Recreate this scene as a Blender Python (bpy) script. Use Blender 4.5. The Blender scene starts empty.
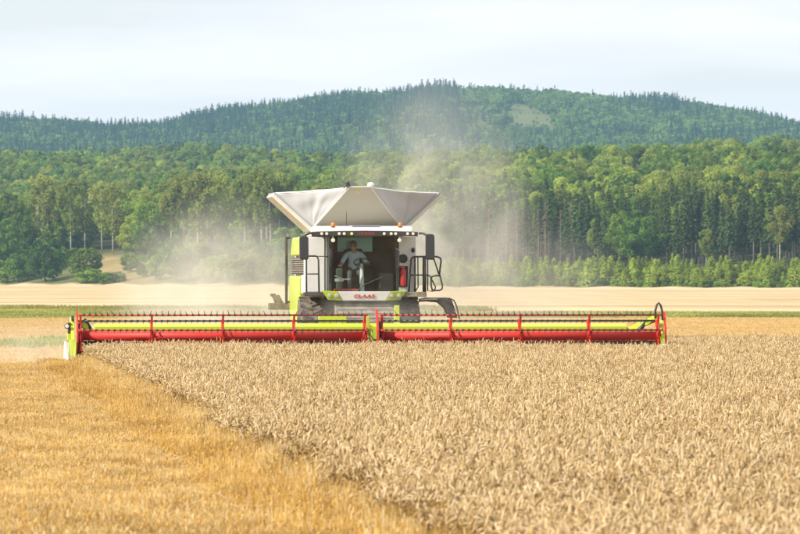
import bpy, math, random
from mathutils import Vector, Matrix
import numpy as np

random.seed(7)
rng = np.random.default_rng(11)
sc = bpy.context.scene
R = math.radians

# ------------------------------------------------------------------ camera
F = 6160.0 / 800.0            # focal length in picture widths
CAMZ = 2.2
cam_d = bpy.data.cameras.new('camera')
cam = bpy.data.objects.new('camera', cam_d)
sc.collection.objects.link(cam)
cam_d.sensor_width = 36.0
cam_d.lens = 36.0 * F
cam_d.clip_start = 0.5
cam_d.clip_end = 30000
cam.location = (0, 0, CAMZ)
cam.rotation_euler = (math.pi / 2 + 8.0 / 6160.0, 0, 0)
cam_d.dof.use_dof = True
cam_d.dof.focus_distance = 141.0
cam_d.dof.aperture_fstop = 9.8
sc.camera = cam

# ------------------------------------------------------------------ sky, sun, exposure
SUN_EL = R(36)
SUN_AZ = math.atan2(-0.82, -0.46)       # clockwise from +Y, sun to the left and behind the camera
to_sun = Vector((math.sin(SUN_AZ) * math.cos(SUN_EL), math.cos(SUN_AZ) * math.cos(SUN_EL), math.sin(SUN_EL)))
world = bpy.data.worlds.new('World')
sc.world = world
world.use_nodes = True
wn, wl = world.node_tree.nodes, world.node_tree.links
wn.clear()
sky = wn.new('ShaderNodeTexSky')
sky.sky_type = 'NISHITA'
sky.sun_disc = False
sky.sun_elevation = SUN_EL
sky.sun_rotation = SUN_AZ
sky.air_density = 1.0
sky.dust_density = 0.6
sky.ozone_density = 1.6
tc = wn.new('ShaderNodeTexCoord')
mp = wn.new('ShaderNodeMapping')
mp.inputs['Scale'].default_value = (5.0, 5.0, 40.0)
mp.inputs['Location'].default_value = (3.3, 0.0, 0.35)
nz = wn.new('ShaderNodeTexNoise')
nz.inputs['Scale'].default_value = 1.6
nz.inputs['Detail'].default_value = 5.0
nz.inputs['Roughness'].default_value = 0.5
cr = wn.new('ShaderNodeValToRGB')
cr.color_ramp.elements[0].position = 0.36
cr.color_ramp.elements[0].color = (0.56, 0.56, 0.56, 1)
cr.color_ramp.elements[1].position = 0.56
cr.color_ramp.elements[1].color = (0.97, 0.97, 0.97, 1)
mixc = wn.new('ShaderNodeMixRGB')
mixc.inputs[2].default_value = (9.4, 9.05, 9.25, 1)       # thin bright cloud veil
bg = wn.new('ShaderNodeBackground')
bg.inputs['Strength'].default_value = 0.092
wo = wn.new('ShaderNodeOutputWorld')
wl.new(tc.outputs['Generated'], mp.inputs[0])
wl.new(mp.outputs[0], nz.inputs['Vector'])
wl.new(nz.outputs['Fac'], cr.inputs[0])
wl.new(cr.outputs[0], mixc.inputs[0])
wl.new(sky.outputs[0], mixc.inputs[1])
wl.new(mixc.outputs[0], bg.inputs['Color'])
wl.new(bg.outputs[0], wo.inputs['Surface'])

sun_d = bpy.data.lights.new('sun', 'SUN')
sun_d.energy = 5.0
sun_d.angle = R(0.6)
sun_d.color = (1.0, 0.945, 0.85)
sun = bpy.data.objects.new('sun', sun_d)
sun.rotation_euler = (-to_sun).to_track_quat('-Z', 'Y').to_euler()
sun.location = to_sun * 300
sc.collection.objects.link(sun)

sc.view_settings.view_transform = 'Standard'
sc.view_settings.look = 'None'
sc.view_settings.exposure = 0.42
sc.view_settings.gamma = 1.0
sc.view_settings.use_curve_mapping = False
sc.render.engine = 'CYCLES'
sc.cycles.use_denoising = True
sc.cycles.max_bounces = 6
sc.cycles.diffuse_bounces = 2
sc.cycles.glossy_bounces = 2
sc.cycles.transmission_bounces = 4
sc.cycles.transparent_max_bounces = 8
sc.cycles.volume_bounces = 1
sc.cycles.volume_max_steps = 128

# ------------------------------------------------------------------ helpers
COL = sc.collection


def tag(o, label=None, cat=None, group=None, kind=None):
    if label: o['label'] = label
    if cat: o['category'] = cat
    if group: o['group'] = group
    if kind: o['kind'] = kind
    return o


def empty(name, loc=(0, 0, 0), rz=0, scale=1.0):
    o = bpy.data.objects.new(name, None)
    o.empty_display_size = 0.2
    o.location = loc
    o.rotation_euler = (0, 0, rz)
    o.scale = (scale,) * 3 if not isinstance(scale, (tuple, list)) else scale
    COL.objects.link(o)
    return o


class MB:
    def __init__(s):
        s.v, s.f, s.m = [], [], []

    def add(s, vs, fs, mi=0):
        b = len(s.v)
        s.v.extend([tuple(p) for p in vs])
        for f in fs:
            s.f.append(tuple(i + b for i in f))
            s.m.append(mi)
        return s

    def box(s, x0, x1, y0, y1, z0, z1, mi=0):
        v = [(x, y, z) for z in (z0, z1) for y in (y0, y1) for x in (x0, x1)]
        return s.add(v, [(0, 2, 3, 1), (4, 5, 7, 6), (0, 1, 5, 4), (2, 6, 7, 3), (0, 4, 6, 2), (1, 3, 7, 5)], mi)

    def hexa(s, p, mi=0):
        """8 corner points: four bottom (ccw from above) then four top"""
        return s.add(p, [(3, 2, 1, 0), (4, 5, 6, 7), (0, 1, 5, 4), (1, 2, 6, 5), (2, 3, 7, 6), (3, 0, 4, 7)], mi)

    def prism(s, poly, ax, a, b, mi=0):
        """poly in the two other axes (order x,y,z without ax), extruded from a to b along ax"""
        n = len(poly)
        def pt(u, w, t):
            return {'x': (t, u, w), 'y': (u, t, w), 'z': (u, w, t)}[ax]
        v = [pt(u, w, a) for u, w in poly] + [pt(u, w, b) for u, w in poly]
        fs = [tuple(range(n))[::-1], tuple(range(n, 2 * n))]
        fs += [(i, (i + 1) % n, n + (i + 1) % n, n + i) for i in range(n)]
        return s.add(v, fs, mi)

    def tube(s, pts, r, n=6, mi=0, cap=True):
        pts = [Vector(p) for p in pts]
        rs = r if isinstance(r, (list, tuple)) else [r] * len(pts)
        vs, fs = [], []
        up = Vector((0, 0, 1))
        prev = None
        for i, p in enumerate(pts):
            if i == 0: d = pts[1] - p
            elif i == len(pts) - 1: d = p - pts[i - 1]
            else: d = pts[i + 1] - pts[i - 1]
            d.normalize()
            if prev is None:
                ref = up if abs(d.z) < 0.95 else Vector((1, 0, 0))
                a = d.cross(ref).normalized()
            else:
                a = prev - d * prev.dot(d)
                a = a.normalized() if a.length > 1e-6 else d.orthogonal().normalized()
            prev = a
            b = d.cross(a)
            for k in range(n):
                t = 2 * math.pi * k / n
                vs.append(p + (a * math.cos(t) + b * math.sin(t)) * rs[i])
        for i in range(len(pts) - 1):
            for k in range(n):
                k2 = (k + 1) % n
                fs.append((i * n + k, i * n + k2, (i + 1) * n + k2, (i + 1) * n + k))
        if cap:
            fs.append(tuple(range(n))[::-1])
            fs.append(tuple(range((len(pts) - 1) * n, len(pts) * n)))
        return s.add(vs, fs, mi)

    def lathe(s, prof, c, ax='x', n=24, mi=0):
        """prof: list of (radius, along)"""
        vs, fs = [], []
        m = len(prof)
        for k in range(n):
            t = 2 * math.pi * k / n
            for r, a in prof:
                u, w = r * math.cos(t), r * math.sin(t)
                q = {'x': (a, u, w), 'y': (u, a, w), 'z': (u, w, a)}[ax]
                vs.append((c[0] + q[0], c[1] + q[1], c[2] + q[2]))
        for k in range(n):
            k2 = (k + 1) % n
            for i in range(m - 1):
                fs.append((k * m + i, k * m + i + 1, k2 * m + i + 1, k2 * m + i))
        return s.add(vs, fs, mi)

    def ball(s, c, r, n=10, m=7, mi=0):
        rx, ry, rz = r if isinstance(r, (tuple, list)) else (r, r, r)
        vs, fs = [(c[0], c[1], c[2] - rz)], []
        for i in range(1, m):
            t = -math.pi / 2 + math.pi * i / m
            for k in range(n):
                p = 2 * math.pi * k / n
                vs.append((c[0] + rx * math.cos(t) * math.cos(p), c[1] + ry * math.cos(t) * math.sin(p), c[2] + rz * math.sin(t)))
        vs.append((c[0], c[1], c[2] + rz))
        for k in range(n):
            k2 = (k + 1) % n
            fs.append((0, 1 + k2, 1 + k))
            for i in range(m - 2):
                fs.append((1 + i * n + k, 1 + i * n + k2, 1 + (i + 1) * n + k2, 1 + (i + 1) * n + k))
            fs.append((1 + (m - 2) * n + k, 1 + (m - 2) * n + k2, len(vs) - 1))
        return s.add(vs, fs, mi)

    def mesh(s, name, mats, smooth=False):
        me = bpy.data.meshes.new(name)
        me.from_pydata(s.v, [], s.f)
        for m in (mats if isinstance(mats, (list, tuple)) else [mats]):
            me.materials.append(m)
        if any(s.m):
            me.polygons.foreach_set('material_index', s.m)
        if smooth:
            me.polygons.foreach_set('use_smooth', [True] * len(s.f))
        me.update()
        return me

    def build(s, name, mats, parent=None, bevel=0, smooth=False, fix=True):
        me = s.mesh(name, mats, smooth)
        if fix:
            import bmesh
            bm = bmesh.new(); bm.from_mesh(me)
            bmesh.ops.recalc_face_normals(bm, faces=bm.faces)
            bm.to_mesh(me); bm.free()
        return put(name, me, parent, bevel)


def put(name, me, parent=None, bevel=0, loc=(0, 0, 0)):
    o = bpy.data.objects.new(name, me)
    o.location = loc
    COL.objects.link(o)
    if parent: o.parent = parent
    if bevel:
        b = o.modifiers.new('bevel', 'BEVEL')
        b.width = bevel; b.segments = 2; b.limit_method = 'ANGLE'; b.angle_limit = R(40)
    return o


# ------------------------------------------------------------------ materials
def newmat(name):
    m = bpy.data.materials.new(name)
    m.use_nodes = True
    n = m.node_tree.nodes
    n.clear()
    out = n.new('ShaderNodeOutputMaterial')
    return m, n, m.node_tree.links, out


def paint(name, col, rough=0.4, metal=0.0, dirt=0.25, coat=0.0, dscale=3.0, spec=0.5):
    m, n, l, out = newmat(name)
    p = n.new('ShaderNodeBsdfPrincipled')
    p.inputs['Roughness'].default_value = rough
    p.inputs['Metallic'].default_value = metal
    p.inputs['Specular IOR Level'].default_value = spec
    if coat:
        p.inputs['Coat Weight'].default_value = coat
        p.inputs['Coat Roughness'].default_value = 0.15
    t = n.new('ShaderNodeTexCoord')
    z = n.new('ShaderNodeTexNoise'); z.inputs['Scale'].default_value = dscale; z.inputs['Detail'].default_value = 7; z.inputs['Roughness'].default_value = 0.65
    r = n.new('ShaderNodeValToRGB')
    r.color_ramp.elements[0].position = 0.42; r.color_ramp.elements[0].color = (0.05 * (dirt > 0),) * 3 + (1,)
    r.color_ramp.elements[1].position = 0.72; r.color_ramp.elements[1].color = (dirt,) * 3 + (1,)
    mx = n.new('ShaderNodeMixRGB')
    mx.inputs[1].default_value = (*col, 1)
    mx.inputs[2].default_value = (0.42, 0.34, 0.23, 1)
    l.new(t.outputs['Object'], z.inputs['Vector']); l.new(z.outputs['Fac'], r.inputs[0]); l.new(r.outputs[0], mx.inputs[0])
    l.new(mx.outputs[0], p.inputs['Base Color'])
    ad = n.new('ShaderNodeMath'); ad.operation = 'MULTIPLY_ADD'; ad.inputs[1].default_value = 0.45; ad.inputs[2].default_value = rough
    l.new(r.outputs[0], ad.inputs[0]); l.new(ad.outputs[0], p.inputs['Roughness'])
    l.new(p.outputs[0], out.inputs['Surface'])
    return m


def plant(name, c1, c2, trans=0.3, nscale=0.0, val=0.35):
    """diffuse + translucent foliage / straw, colour varied per instance and through the plant"""
    m, n, l, out = newmat(name)
    oi = n.new('ShaderNodeObjectInfo')
    mx = n.new('ShaderNodeMixRGB')
    mx.inputs[1].default_value = (*c1, 1); mx.inputs[2].default_value = (*c2, 1)
    fac = oi.outputs['Random']
    if nscale:
        t = n.new('ShaderNodeTexCoord')
        z = n.new('ShaderNodeTexNoise'); z.inputs['Scale'].default_value = nscale; z.inputs['Detail'].default_value = 3
        l.new(t.outputs['Object'], z.inputs['Vector'])
        mr = n.new('ShaderNodeMapRange'); mr.inputs[1].default_value = 0.3; mr.inputs[2].default_value = 0.7
        l.new(z.outputs['Fac'], mr.inputs[0])
        a = n.new('ShaderNodeMath'); a.operation = 'ADD'; l.new(mr.outputs[0], a.inputs[0]); l.new(oi.outputs['Random'], a.inputs[1])
        b = n.new('ShaderNodeMath'); b.operation = 'MULTIPLY'; b.inputs[1].default_value = 0.5; l.new(a.outputs[0], b.inputs[0])
        fac = b.outputs[0]
    l.new(fac, mx.inputs[0])
    hs = n.new('ShaderNodeHueSaturation')
    k = n.new('ShaderNodeMath'); k.operation = 'MULTIPLY'; k.inputs[1].default_value = 7.31; l.new(oi.outputs['Random'], k.inputs[0])
    fr = n.new('ShaderNodeMath'); fr.operation = 'FRACT'; l.new(k.outputs[0], fr.inputs[0])
    vr = n.new('ShaderNodeMapRange'); vr.inputs[3].default_value = 1 - val; vr.inputs[4].default_value = 1 + val
    l.new(fr.outputs[0], vr.inputs[0]); l.new(vr.outputs[0], hs.inputs['Value'])
    l.new(mx.outputs[0], hs.inputs['Color'])
    d = n.new('ShaderNodeBsdfDiffuse'); l.new(hs.outputs[0], d.inputs['Color'])
    if trans:
        tr = n.new('ShaderNodeBsdfTranslucent'); l.new(hs.outputs[0], tr.inputs['Color'])
        ms = n.new('ShaderNodeMixShader'); ms.inputs[0].default_value = trans
        l.new(d.outputs[0], ms.inputs[1]); l.new(tr.outputs[0], ms.inputs[2])
        l.new(ms.outputs[0], out.inputs['Surface'])
    else:
        l.new(d.outputs[0], out.inputs['Surface'])
    return m


M = {}
M['lime'] = paint('lime_paint', (0.44, 0.56, 0.012), 0.38, dirt=0.3, coat=0.3)
M['red'] = paint('red_paint', (0.49, 0.012, 0.008), 0.5, dirt=0.08, spec=0.3)
M['white'] = paint('white_paint', (0.72, 0.72, 0.69), 0.4, dirt=0.28, coat=0.2)
M['cream'] = paint('cream_panel', (0.60, 0.58, 0.51), 0.5, dirt=0.35)
M['tankgrey'] = paint('grey_tank_panel', (0.41, 0.40, 0.33), 0.55, dirt=0.3, dscale=1.3)
M['black'] = paint('black_plastic', (0.018, 0.018, 0.019), 0.5, dirt=0.1)
M['dark'] = paint('dark_frame', (0.03, 0.03, 0.03), 0.55, dirt=0.22)
M['steel'] = paint('dusty_steel', (0.2, 0.19, 0.17), 0.55, metal=0.4, dirt=0.75)
M['dusty'] = paint('dust_covered_steel', (0.13, 0.12, 0.1), 0.8, dirt=0.85, dscale=5)
M['rubber'] = paint('tyre_rubber', (0.035, 0.034, 0.032), 0.85, dirt=0.6, dscale=5)
M['fabric'] = paint('tank_fabric', (0.45, 0.46, 0.475), 0.85, dirt=0.12, dscale=2)
M['trim'] = paint('fabric_edge_trim', (0.30, 0.33, 0.36), 0.7, dirt=0.2)
M['seat'] = paint('seat_fabric', (0.03, 0.03, 0.033), 0.9, dirt=0.05)
M['skin'] = paint('skin', (0.50, 0.27, 0.18), 0.55, dirt=0.0)
M['shirt'] = paint('blue_shirt', (0.46, 0.62, 0.78), 0.9, dirt=0.06, dscale=9)
M['trousers'] = paint('dark_trousers', (0.06, 0.065, 0.075), 0.9, dirt=0.1)
M['hair'] = paint('brown_cap', (0.09, 0.045, 0.03), 0.85, dirt=0.05)
M['reflection_red'] = paint('red_interior', (0.30, 0.03, 0.03), 0.7, dirt=0.1)  # reflected red of the header, given as a base colour
M['cabin_grey'] = paint('grey_interior', (0.04, 0.05, 0.048), 0.7, dirt=0.04)
M['lime_dusty'] = paint('dusty_lime_paint', (0.36, 0.44, 0.02), 0.6, dirt=0.85, dscale=6)
M['cabin_pale'] = paint('pale_interior', (0.42, 0.45, 0.42), 0.6, dirt=0.2)
M['extinguisher'] = paint('extinguisher_red', (0.55, 0.025, 0.02), 0.35, dirt=0.1)
M['yellow'] = paint('yellow_sticker', (0.75, 0.45, 0.02), 0.5, dirt=0.05)
M['gps'] = paint('antenna_white', (0.8, 0.8, 0.8), 0.35, dirt=0.05)


def amber():
    m, n, l, out = newmat('amber_beacon')
    p = n.new('ShaderNodeBsdfPrincipled')
    p.inputs['Base Color'].default_value = (0.85, 0.22, 0.01, 1)
    p.inputs['Roughness'].default_value = 0.15
    p.inputs['Subsurface Weight'].default_value = 0.3
    p.inputs['Subsurface Radius'].default_value = (0.05, 0.02, 0.005)
    l.new(p.outputs[0], out.inputs['Surface'])
    return m


def lens(name, col):
    m, n, l, out = newmat(name)
    p = n.new('ShaderNodeBsdfPrincipled')
    p.inputs['Base Color'].default_value = (*col, 1)
    p.inputs['Roughness'].default_value = 0.12
    p.inputs['Coat Weight'].default_value = 0.6
    l.new(p.outputs[0], out.inputs['Surface'])
    return m


def glass(name, tint, k=0.75, dust=0.05):
    """thin window pane: tinted see-through with a fresnel reflection and a film of dust"""
    m, n, l, out = newmat(name)
    t = n.new('ShaderNodeBsdfTransparent'); t.inputs[0].default_value = (*[c * k for c in tint], 1)
    g = n.new('ShaderNodeBsdfGlossy'); g.inputs['Roughness'].default_value = 0.03; g.inputs[0].default_value = (0.9, 0.9, 0.9, 1)
    lw = n.new('ShaderNodeLayerWeight'); lw.inputs[0].default_value = 0.5
    pw = n.new('ShaderNodeMath'); pw.operation = 'POWER'; pw.inputs[1].default_value = 5.0; l.new(lw.outputs['Facing'], pw.inputs[0])
    fr = n.new('ShaderNodeMath'); fr.operation = 'MULTIPLY_ADD'; fr.inputs[1].default_value = 0.9; fr.inputs[2].default_value = 0.045; l.new(pw.outputs[0], fr.inputs[0])
    ms = n.new('ShaderNodeMixShader')
    l.new(fr.outputs[0], ms.inputs[0]); l.new(t.outputs[0], ms.inputs[1]); l.new(g.outputs[0], ms.inputs[2])
    d = n.new('ShaderNodeBsdfDiffuse'); d.inputs[0].default_value = (0.45, 0.38, 0.28, 1)
    tc_ = n.new('ShaderNodeTexCoord'); z = n.new('ShaderNodeTexNoise'); z.inputs['Scale'].default_value = 2.2; z.inputs['Detail'].default_value = 6
    l.new(tc_.outputs['Object'], z.inputs['Vector'])
    mr = n.new('ShaderNodeMapRange'); mr.inputs[1].default_value = 0.4; mr.inputs[2].default_value = 0.75; mr.inputs[3].default_value = dust * 0.3; mr.inputs[4].default_value = dust * 2.5
    l.new(z.outputs['Fac'], mr.inputs[0])
    m2 = n.new('ShaderNodeMixShader'); l.new(mr.outputs[0], m2.inputs[0]); l.new(ms.outputs[0], m2.inputs[1]); l.new(d.outputs[0], m2.inputs[2])
    l.new(m2.outputs[0], out.inputs['Surface'])
    return m


M['amber'] = amber()
M['lamp'] = lens('lamp_lens', (0.75, 0.68, 0.55))
M['lamp_yellow'] = lens('yellow_lamp_lens', (0.7, 0.75, 0.15))
M['lamp_dark'] = lens('headlamp_lens', (0.3, 0.32, 0.28))
M['mirror'] = lens('mirror_back', (0.02, 0.02, 0.022))
M['glass'] = glass('windscreen_glass', (0.93, 1.0, 0.97), 0.96, 0.016)
M['teal'] = lens('backlit_window_teal', (0.30, 0.88, 0.74))  # opaque teal, the brightness behind the rear window put into its colour

# foliage
M['leaf_mid'] = plant('leaf_mid_green', (0.098, 0.185, 0.028), (0.245, 0.325, 0.055), 0.35, 0.25)
M['leaf_dark'] = plant('leaf_dark_green', (0.06, 0.14, 0.022), (0.14, 0.235, 0.04), 0.32, 0.25)
M['leaf_light'] = plant('leaf_yellow_green', (0.20, 0.285, 0.038), (0.32, 0.355, 0.068), 0.38, 0.3)
M['leaf_birch'] = plant('leaf_birch_olive', (0.18, 0.25, 0.04), (0.34, 0.35, 0.085), 0.42, 0.3)
M['leaf_young'] = plant('leaf_young_green', (0.18, 0.26, 0.03), (0.34, 0.40, 0.07), 0.4, 0.4)
M['needle'] = plant('spruce_needle', (0.032, 0.062, 0.020), (0.095, 0.125, 0.032), 0.18, 0.3)
M['needle_far'] = plant('far_conifer_needle', (0.014, 0.050, 0.022), (0.045, 0.10, 0.032), 0.15, 0.0, 0.5)
M['leaf_far'] = plant('far_leaf', (0.10, 0.20, 0.035), (0.22, 0.32, 0.06), 0.33, 0.0, 0.35)
M['twig_dead'] = plant('dead_twig', (0.16, 0.115, 0.075), (0.21, 0.16, 0.11), 0.1, 0.4)
M['bark'] = paint('brown_bark', (0.09, 0.065, 0.045), 0.9, dirt=0.3, dscale=6)
M['bark_grey'] = paint('grey_bark', (0.22, 0.19, 0.16), 0.9, dirt=0.3, dscale=6)


def birch_bark():
    m, n, l, out = newmat('birch_bark')
    p = n.new('ShaderNodeBsdfPrincipled'); p.inputs['Roughness'].default_value = 0.8
    t = n.new('ShaderNodeTexCoord'); mp_ = n.new('ShaderNodeMapping'); mp_.inputs['Scale'].default_value = (1.0, 1.0, 2.2)
    z = n.new('ShaderNodeTexNoise'); z.inputs['Scale'].default_value = 1.5; z.inputs['Detail'].default_value = 4
    r = n.new('ShaderNodeValToRGB')
    r.color_ramp.elements[0].position = 0.36; r.color_ramp.elements[0].color = (0.06, 0.055, 0.05, 1)
    r.color_ramp.elements[1].position = 0.46; r.color_ramp.elements[1].color = (0.46, 0.44, 0.38, 1)
    l.new(t.outputs['Object'], mp_.inputs[0]); l.new(mp_.outputs[0], z.inputs['Vector']); l.new(z.outputs['Fac'], r.inputs[0])
    l.new(r.outputs[0], p.inputs['Base Color']); l.new(p.outputs[0], out.inputs['Surface'])
    return m


M['birch'] = birch_bark()
# crops
M['ear'] = plant('wheat_ear', (0.40, 0.275, 0.125), (0.52, 0.37, 0.185), 0.08, 9.0, 0.10)
M['ear_pale'] = plant('wheat_ear_pale', (0.58, 0.435, 0.24), (0.68, 0.535, 0.325), 0.08, 9.0, 0.10)
M['stem'] = plant('wheat_stem', (0.68, 0.45, 0.13), (0.76, 0.54, 0.20), 0.35, 6.0, 0.10)
M['dry_leaf'] = plant('dry_wheat_leaf', (0.58, 0.42, 0.19), (0.66, 0.50, 0.26), 0.3, 6.0, 0.10)
M['stub'] = plant('stubble_straw', (0.61, 0.375, 0.092), (0.68, 0.455, 0.15), 0.3, 5.0, 0.10)
M['stub_pale'] = plant('stubble_straw_pale', (0.66, 0.49, 0.23), (0.72, 0.57, 0.31), 0.25, 5.0, 0.10)
M['weed'] = plant('green_weed', (0.22, 0.31, 0.05), (0.36, 0.42, 0.11), 0.4, 2.0, 0.2)
M['grass'] = plant('verge_grass', (0.24, 0.29, 0.06), (0.42, 0.40, 0.14), 0.3, 0.6, 0.2)
M['dry_grass'] = plant('dry_verge_grass', (0.22, 0.22, 0.06), (0.38, 0.31, 0.12), 0.3, 0.6, 0.2)


# ------------------------------------------------------------------ land
def smooth(t):
    t = min(1.0, max(0.0, t))
    return t * t * (3 - 2 * t)


def lerp_tab(tab, x):
    if x <= tab[0][0]: return tab[0][1]
    for (a, b), (c, d) in zip(tab, tab[1:]):
        if x <= c:
            return b + (d - b) * (x - a) / (c - a)
    return tab[-1][1]


RIDGE_Y = 4400.0
RIDGE = [(-700, 131), (-200, 126), (0, 121), (60, 119), (110, 127), (130, 125), (170, 123), (210, 116), (260, 107), (300, 100), (350, 94),
         (400, 92), (440, 90), (480, 88), (520, 91), (560, 92), (600, 97), (650, 100), (700, 105), (750, 113), (800, 127), (900, 150), (1400, 190)]
RIDGE = [((x - 400) / 6160 * RIDGE_Y, 2.2 + (275 - y) / 6160 * RIDGE_Y - 6.5) for x, y in RIDGE]


def treeline(x):
    return min(1330.0, max(900.0, 1100.0 - 1.9 * x))


def wob(x, y):
    return math.sin(x * 0.021 + 1.3) * math.cos(y * 0.0043) + 0.5 * math.sin(x * 0.047 + y * 0.009) + 0.5 * math.sin(y * 0.017 + x * 0.006)


def H(x, y):
    d = y - treeline(x)
    if d <= 0: return 0.0
    rise = 7.0 - 3.5 * smooth((x + 25) / 50)
    base = lerp_tab([(0, 0), (75, rise), (250, 12), (900, 32), (1600, 49), (2150, 50)], d)
    base *= 1 - 0.15 * smooth((x - 5) / 90) * smooth((d - 75) / 200) * (1 - smooth((d - 1500) / 600))
    w = smooth((d - 120) / 300)
    h = base + w * (wob(x, y) * 1.3 + 4.2 * math.sin(x * .031 + d * .004) * math.sin(d * .0065 + 1 + x * .01))
    if y > 3200:
        t = (y - 3200) / (RIDGE_Y - 3200)
        rz = lerp_tab(RIDGE, x)
        if t <= 1:
            h = 49 + (rz - 49) * (0.85 * t + 0.15 * smooth(t)) + wob(x, y) * 1.6 * (1 - smooth(t))
        else:
            h = rz - (y - RIDGE_Y) * 0.06
    return h


def px_of(x, y, z):
    return 400 + x / y * 6160, 275 - (z - CAMZ) / y * 6160


# clearing on the hill, in world metres
def in_clearing(x, y):
    for cx_, cy_, rx_, ry_ in ((-36, 3900, 17, 75), (50, 4090, 26, 62), (140, 3800, 18, 60), (-150, 4080, 24, 45)):
        if ((x - cx_) / rx_) ** 2 + ((y - cy_) / ry_) ** 2 < 1 + .4 * math.sin(x * .4 + y * .1): return True
    t = (y - 3840) / 480.0
    if not 0 < t < 1: return False
    w = 19 - 12 * t + 4 * math.sin(y * .03) + 3 * math.sin(y * .011 + 1)
    return abs(x - 80 - 6 * math.sin(t * 4)) < w


xs = sorted(set(list(range(-1500, -400, 100)) + list(range(-400, 401, 10)) + list(range(500, 1501, 100))))
ys = list(range(-120, 400, 20)) + list(range(400, 880, 40)) + list(range(880, 1500, 10)) + list(range(1500, 3200, 50)) + list(range(3200, 4700, 20)) + list(range(4700, 7000, 200))
g = MB()
for y in ys:
    for x in xs:
        g.v.append((x, y, H(x, y)))
nx = len(xs)
for j in range(len(ys) - 1):
    for i in range(nx - 1):
        g.f.append((j * nx + i, j * nx + i + 1, (j + 1) * nx + i + 1, (j + 1) * nx + i))
        g.m.append(0)


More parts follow.
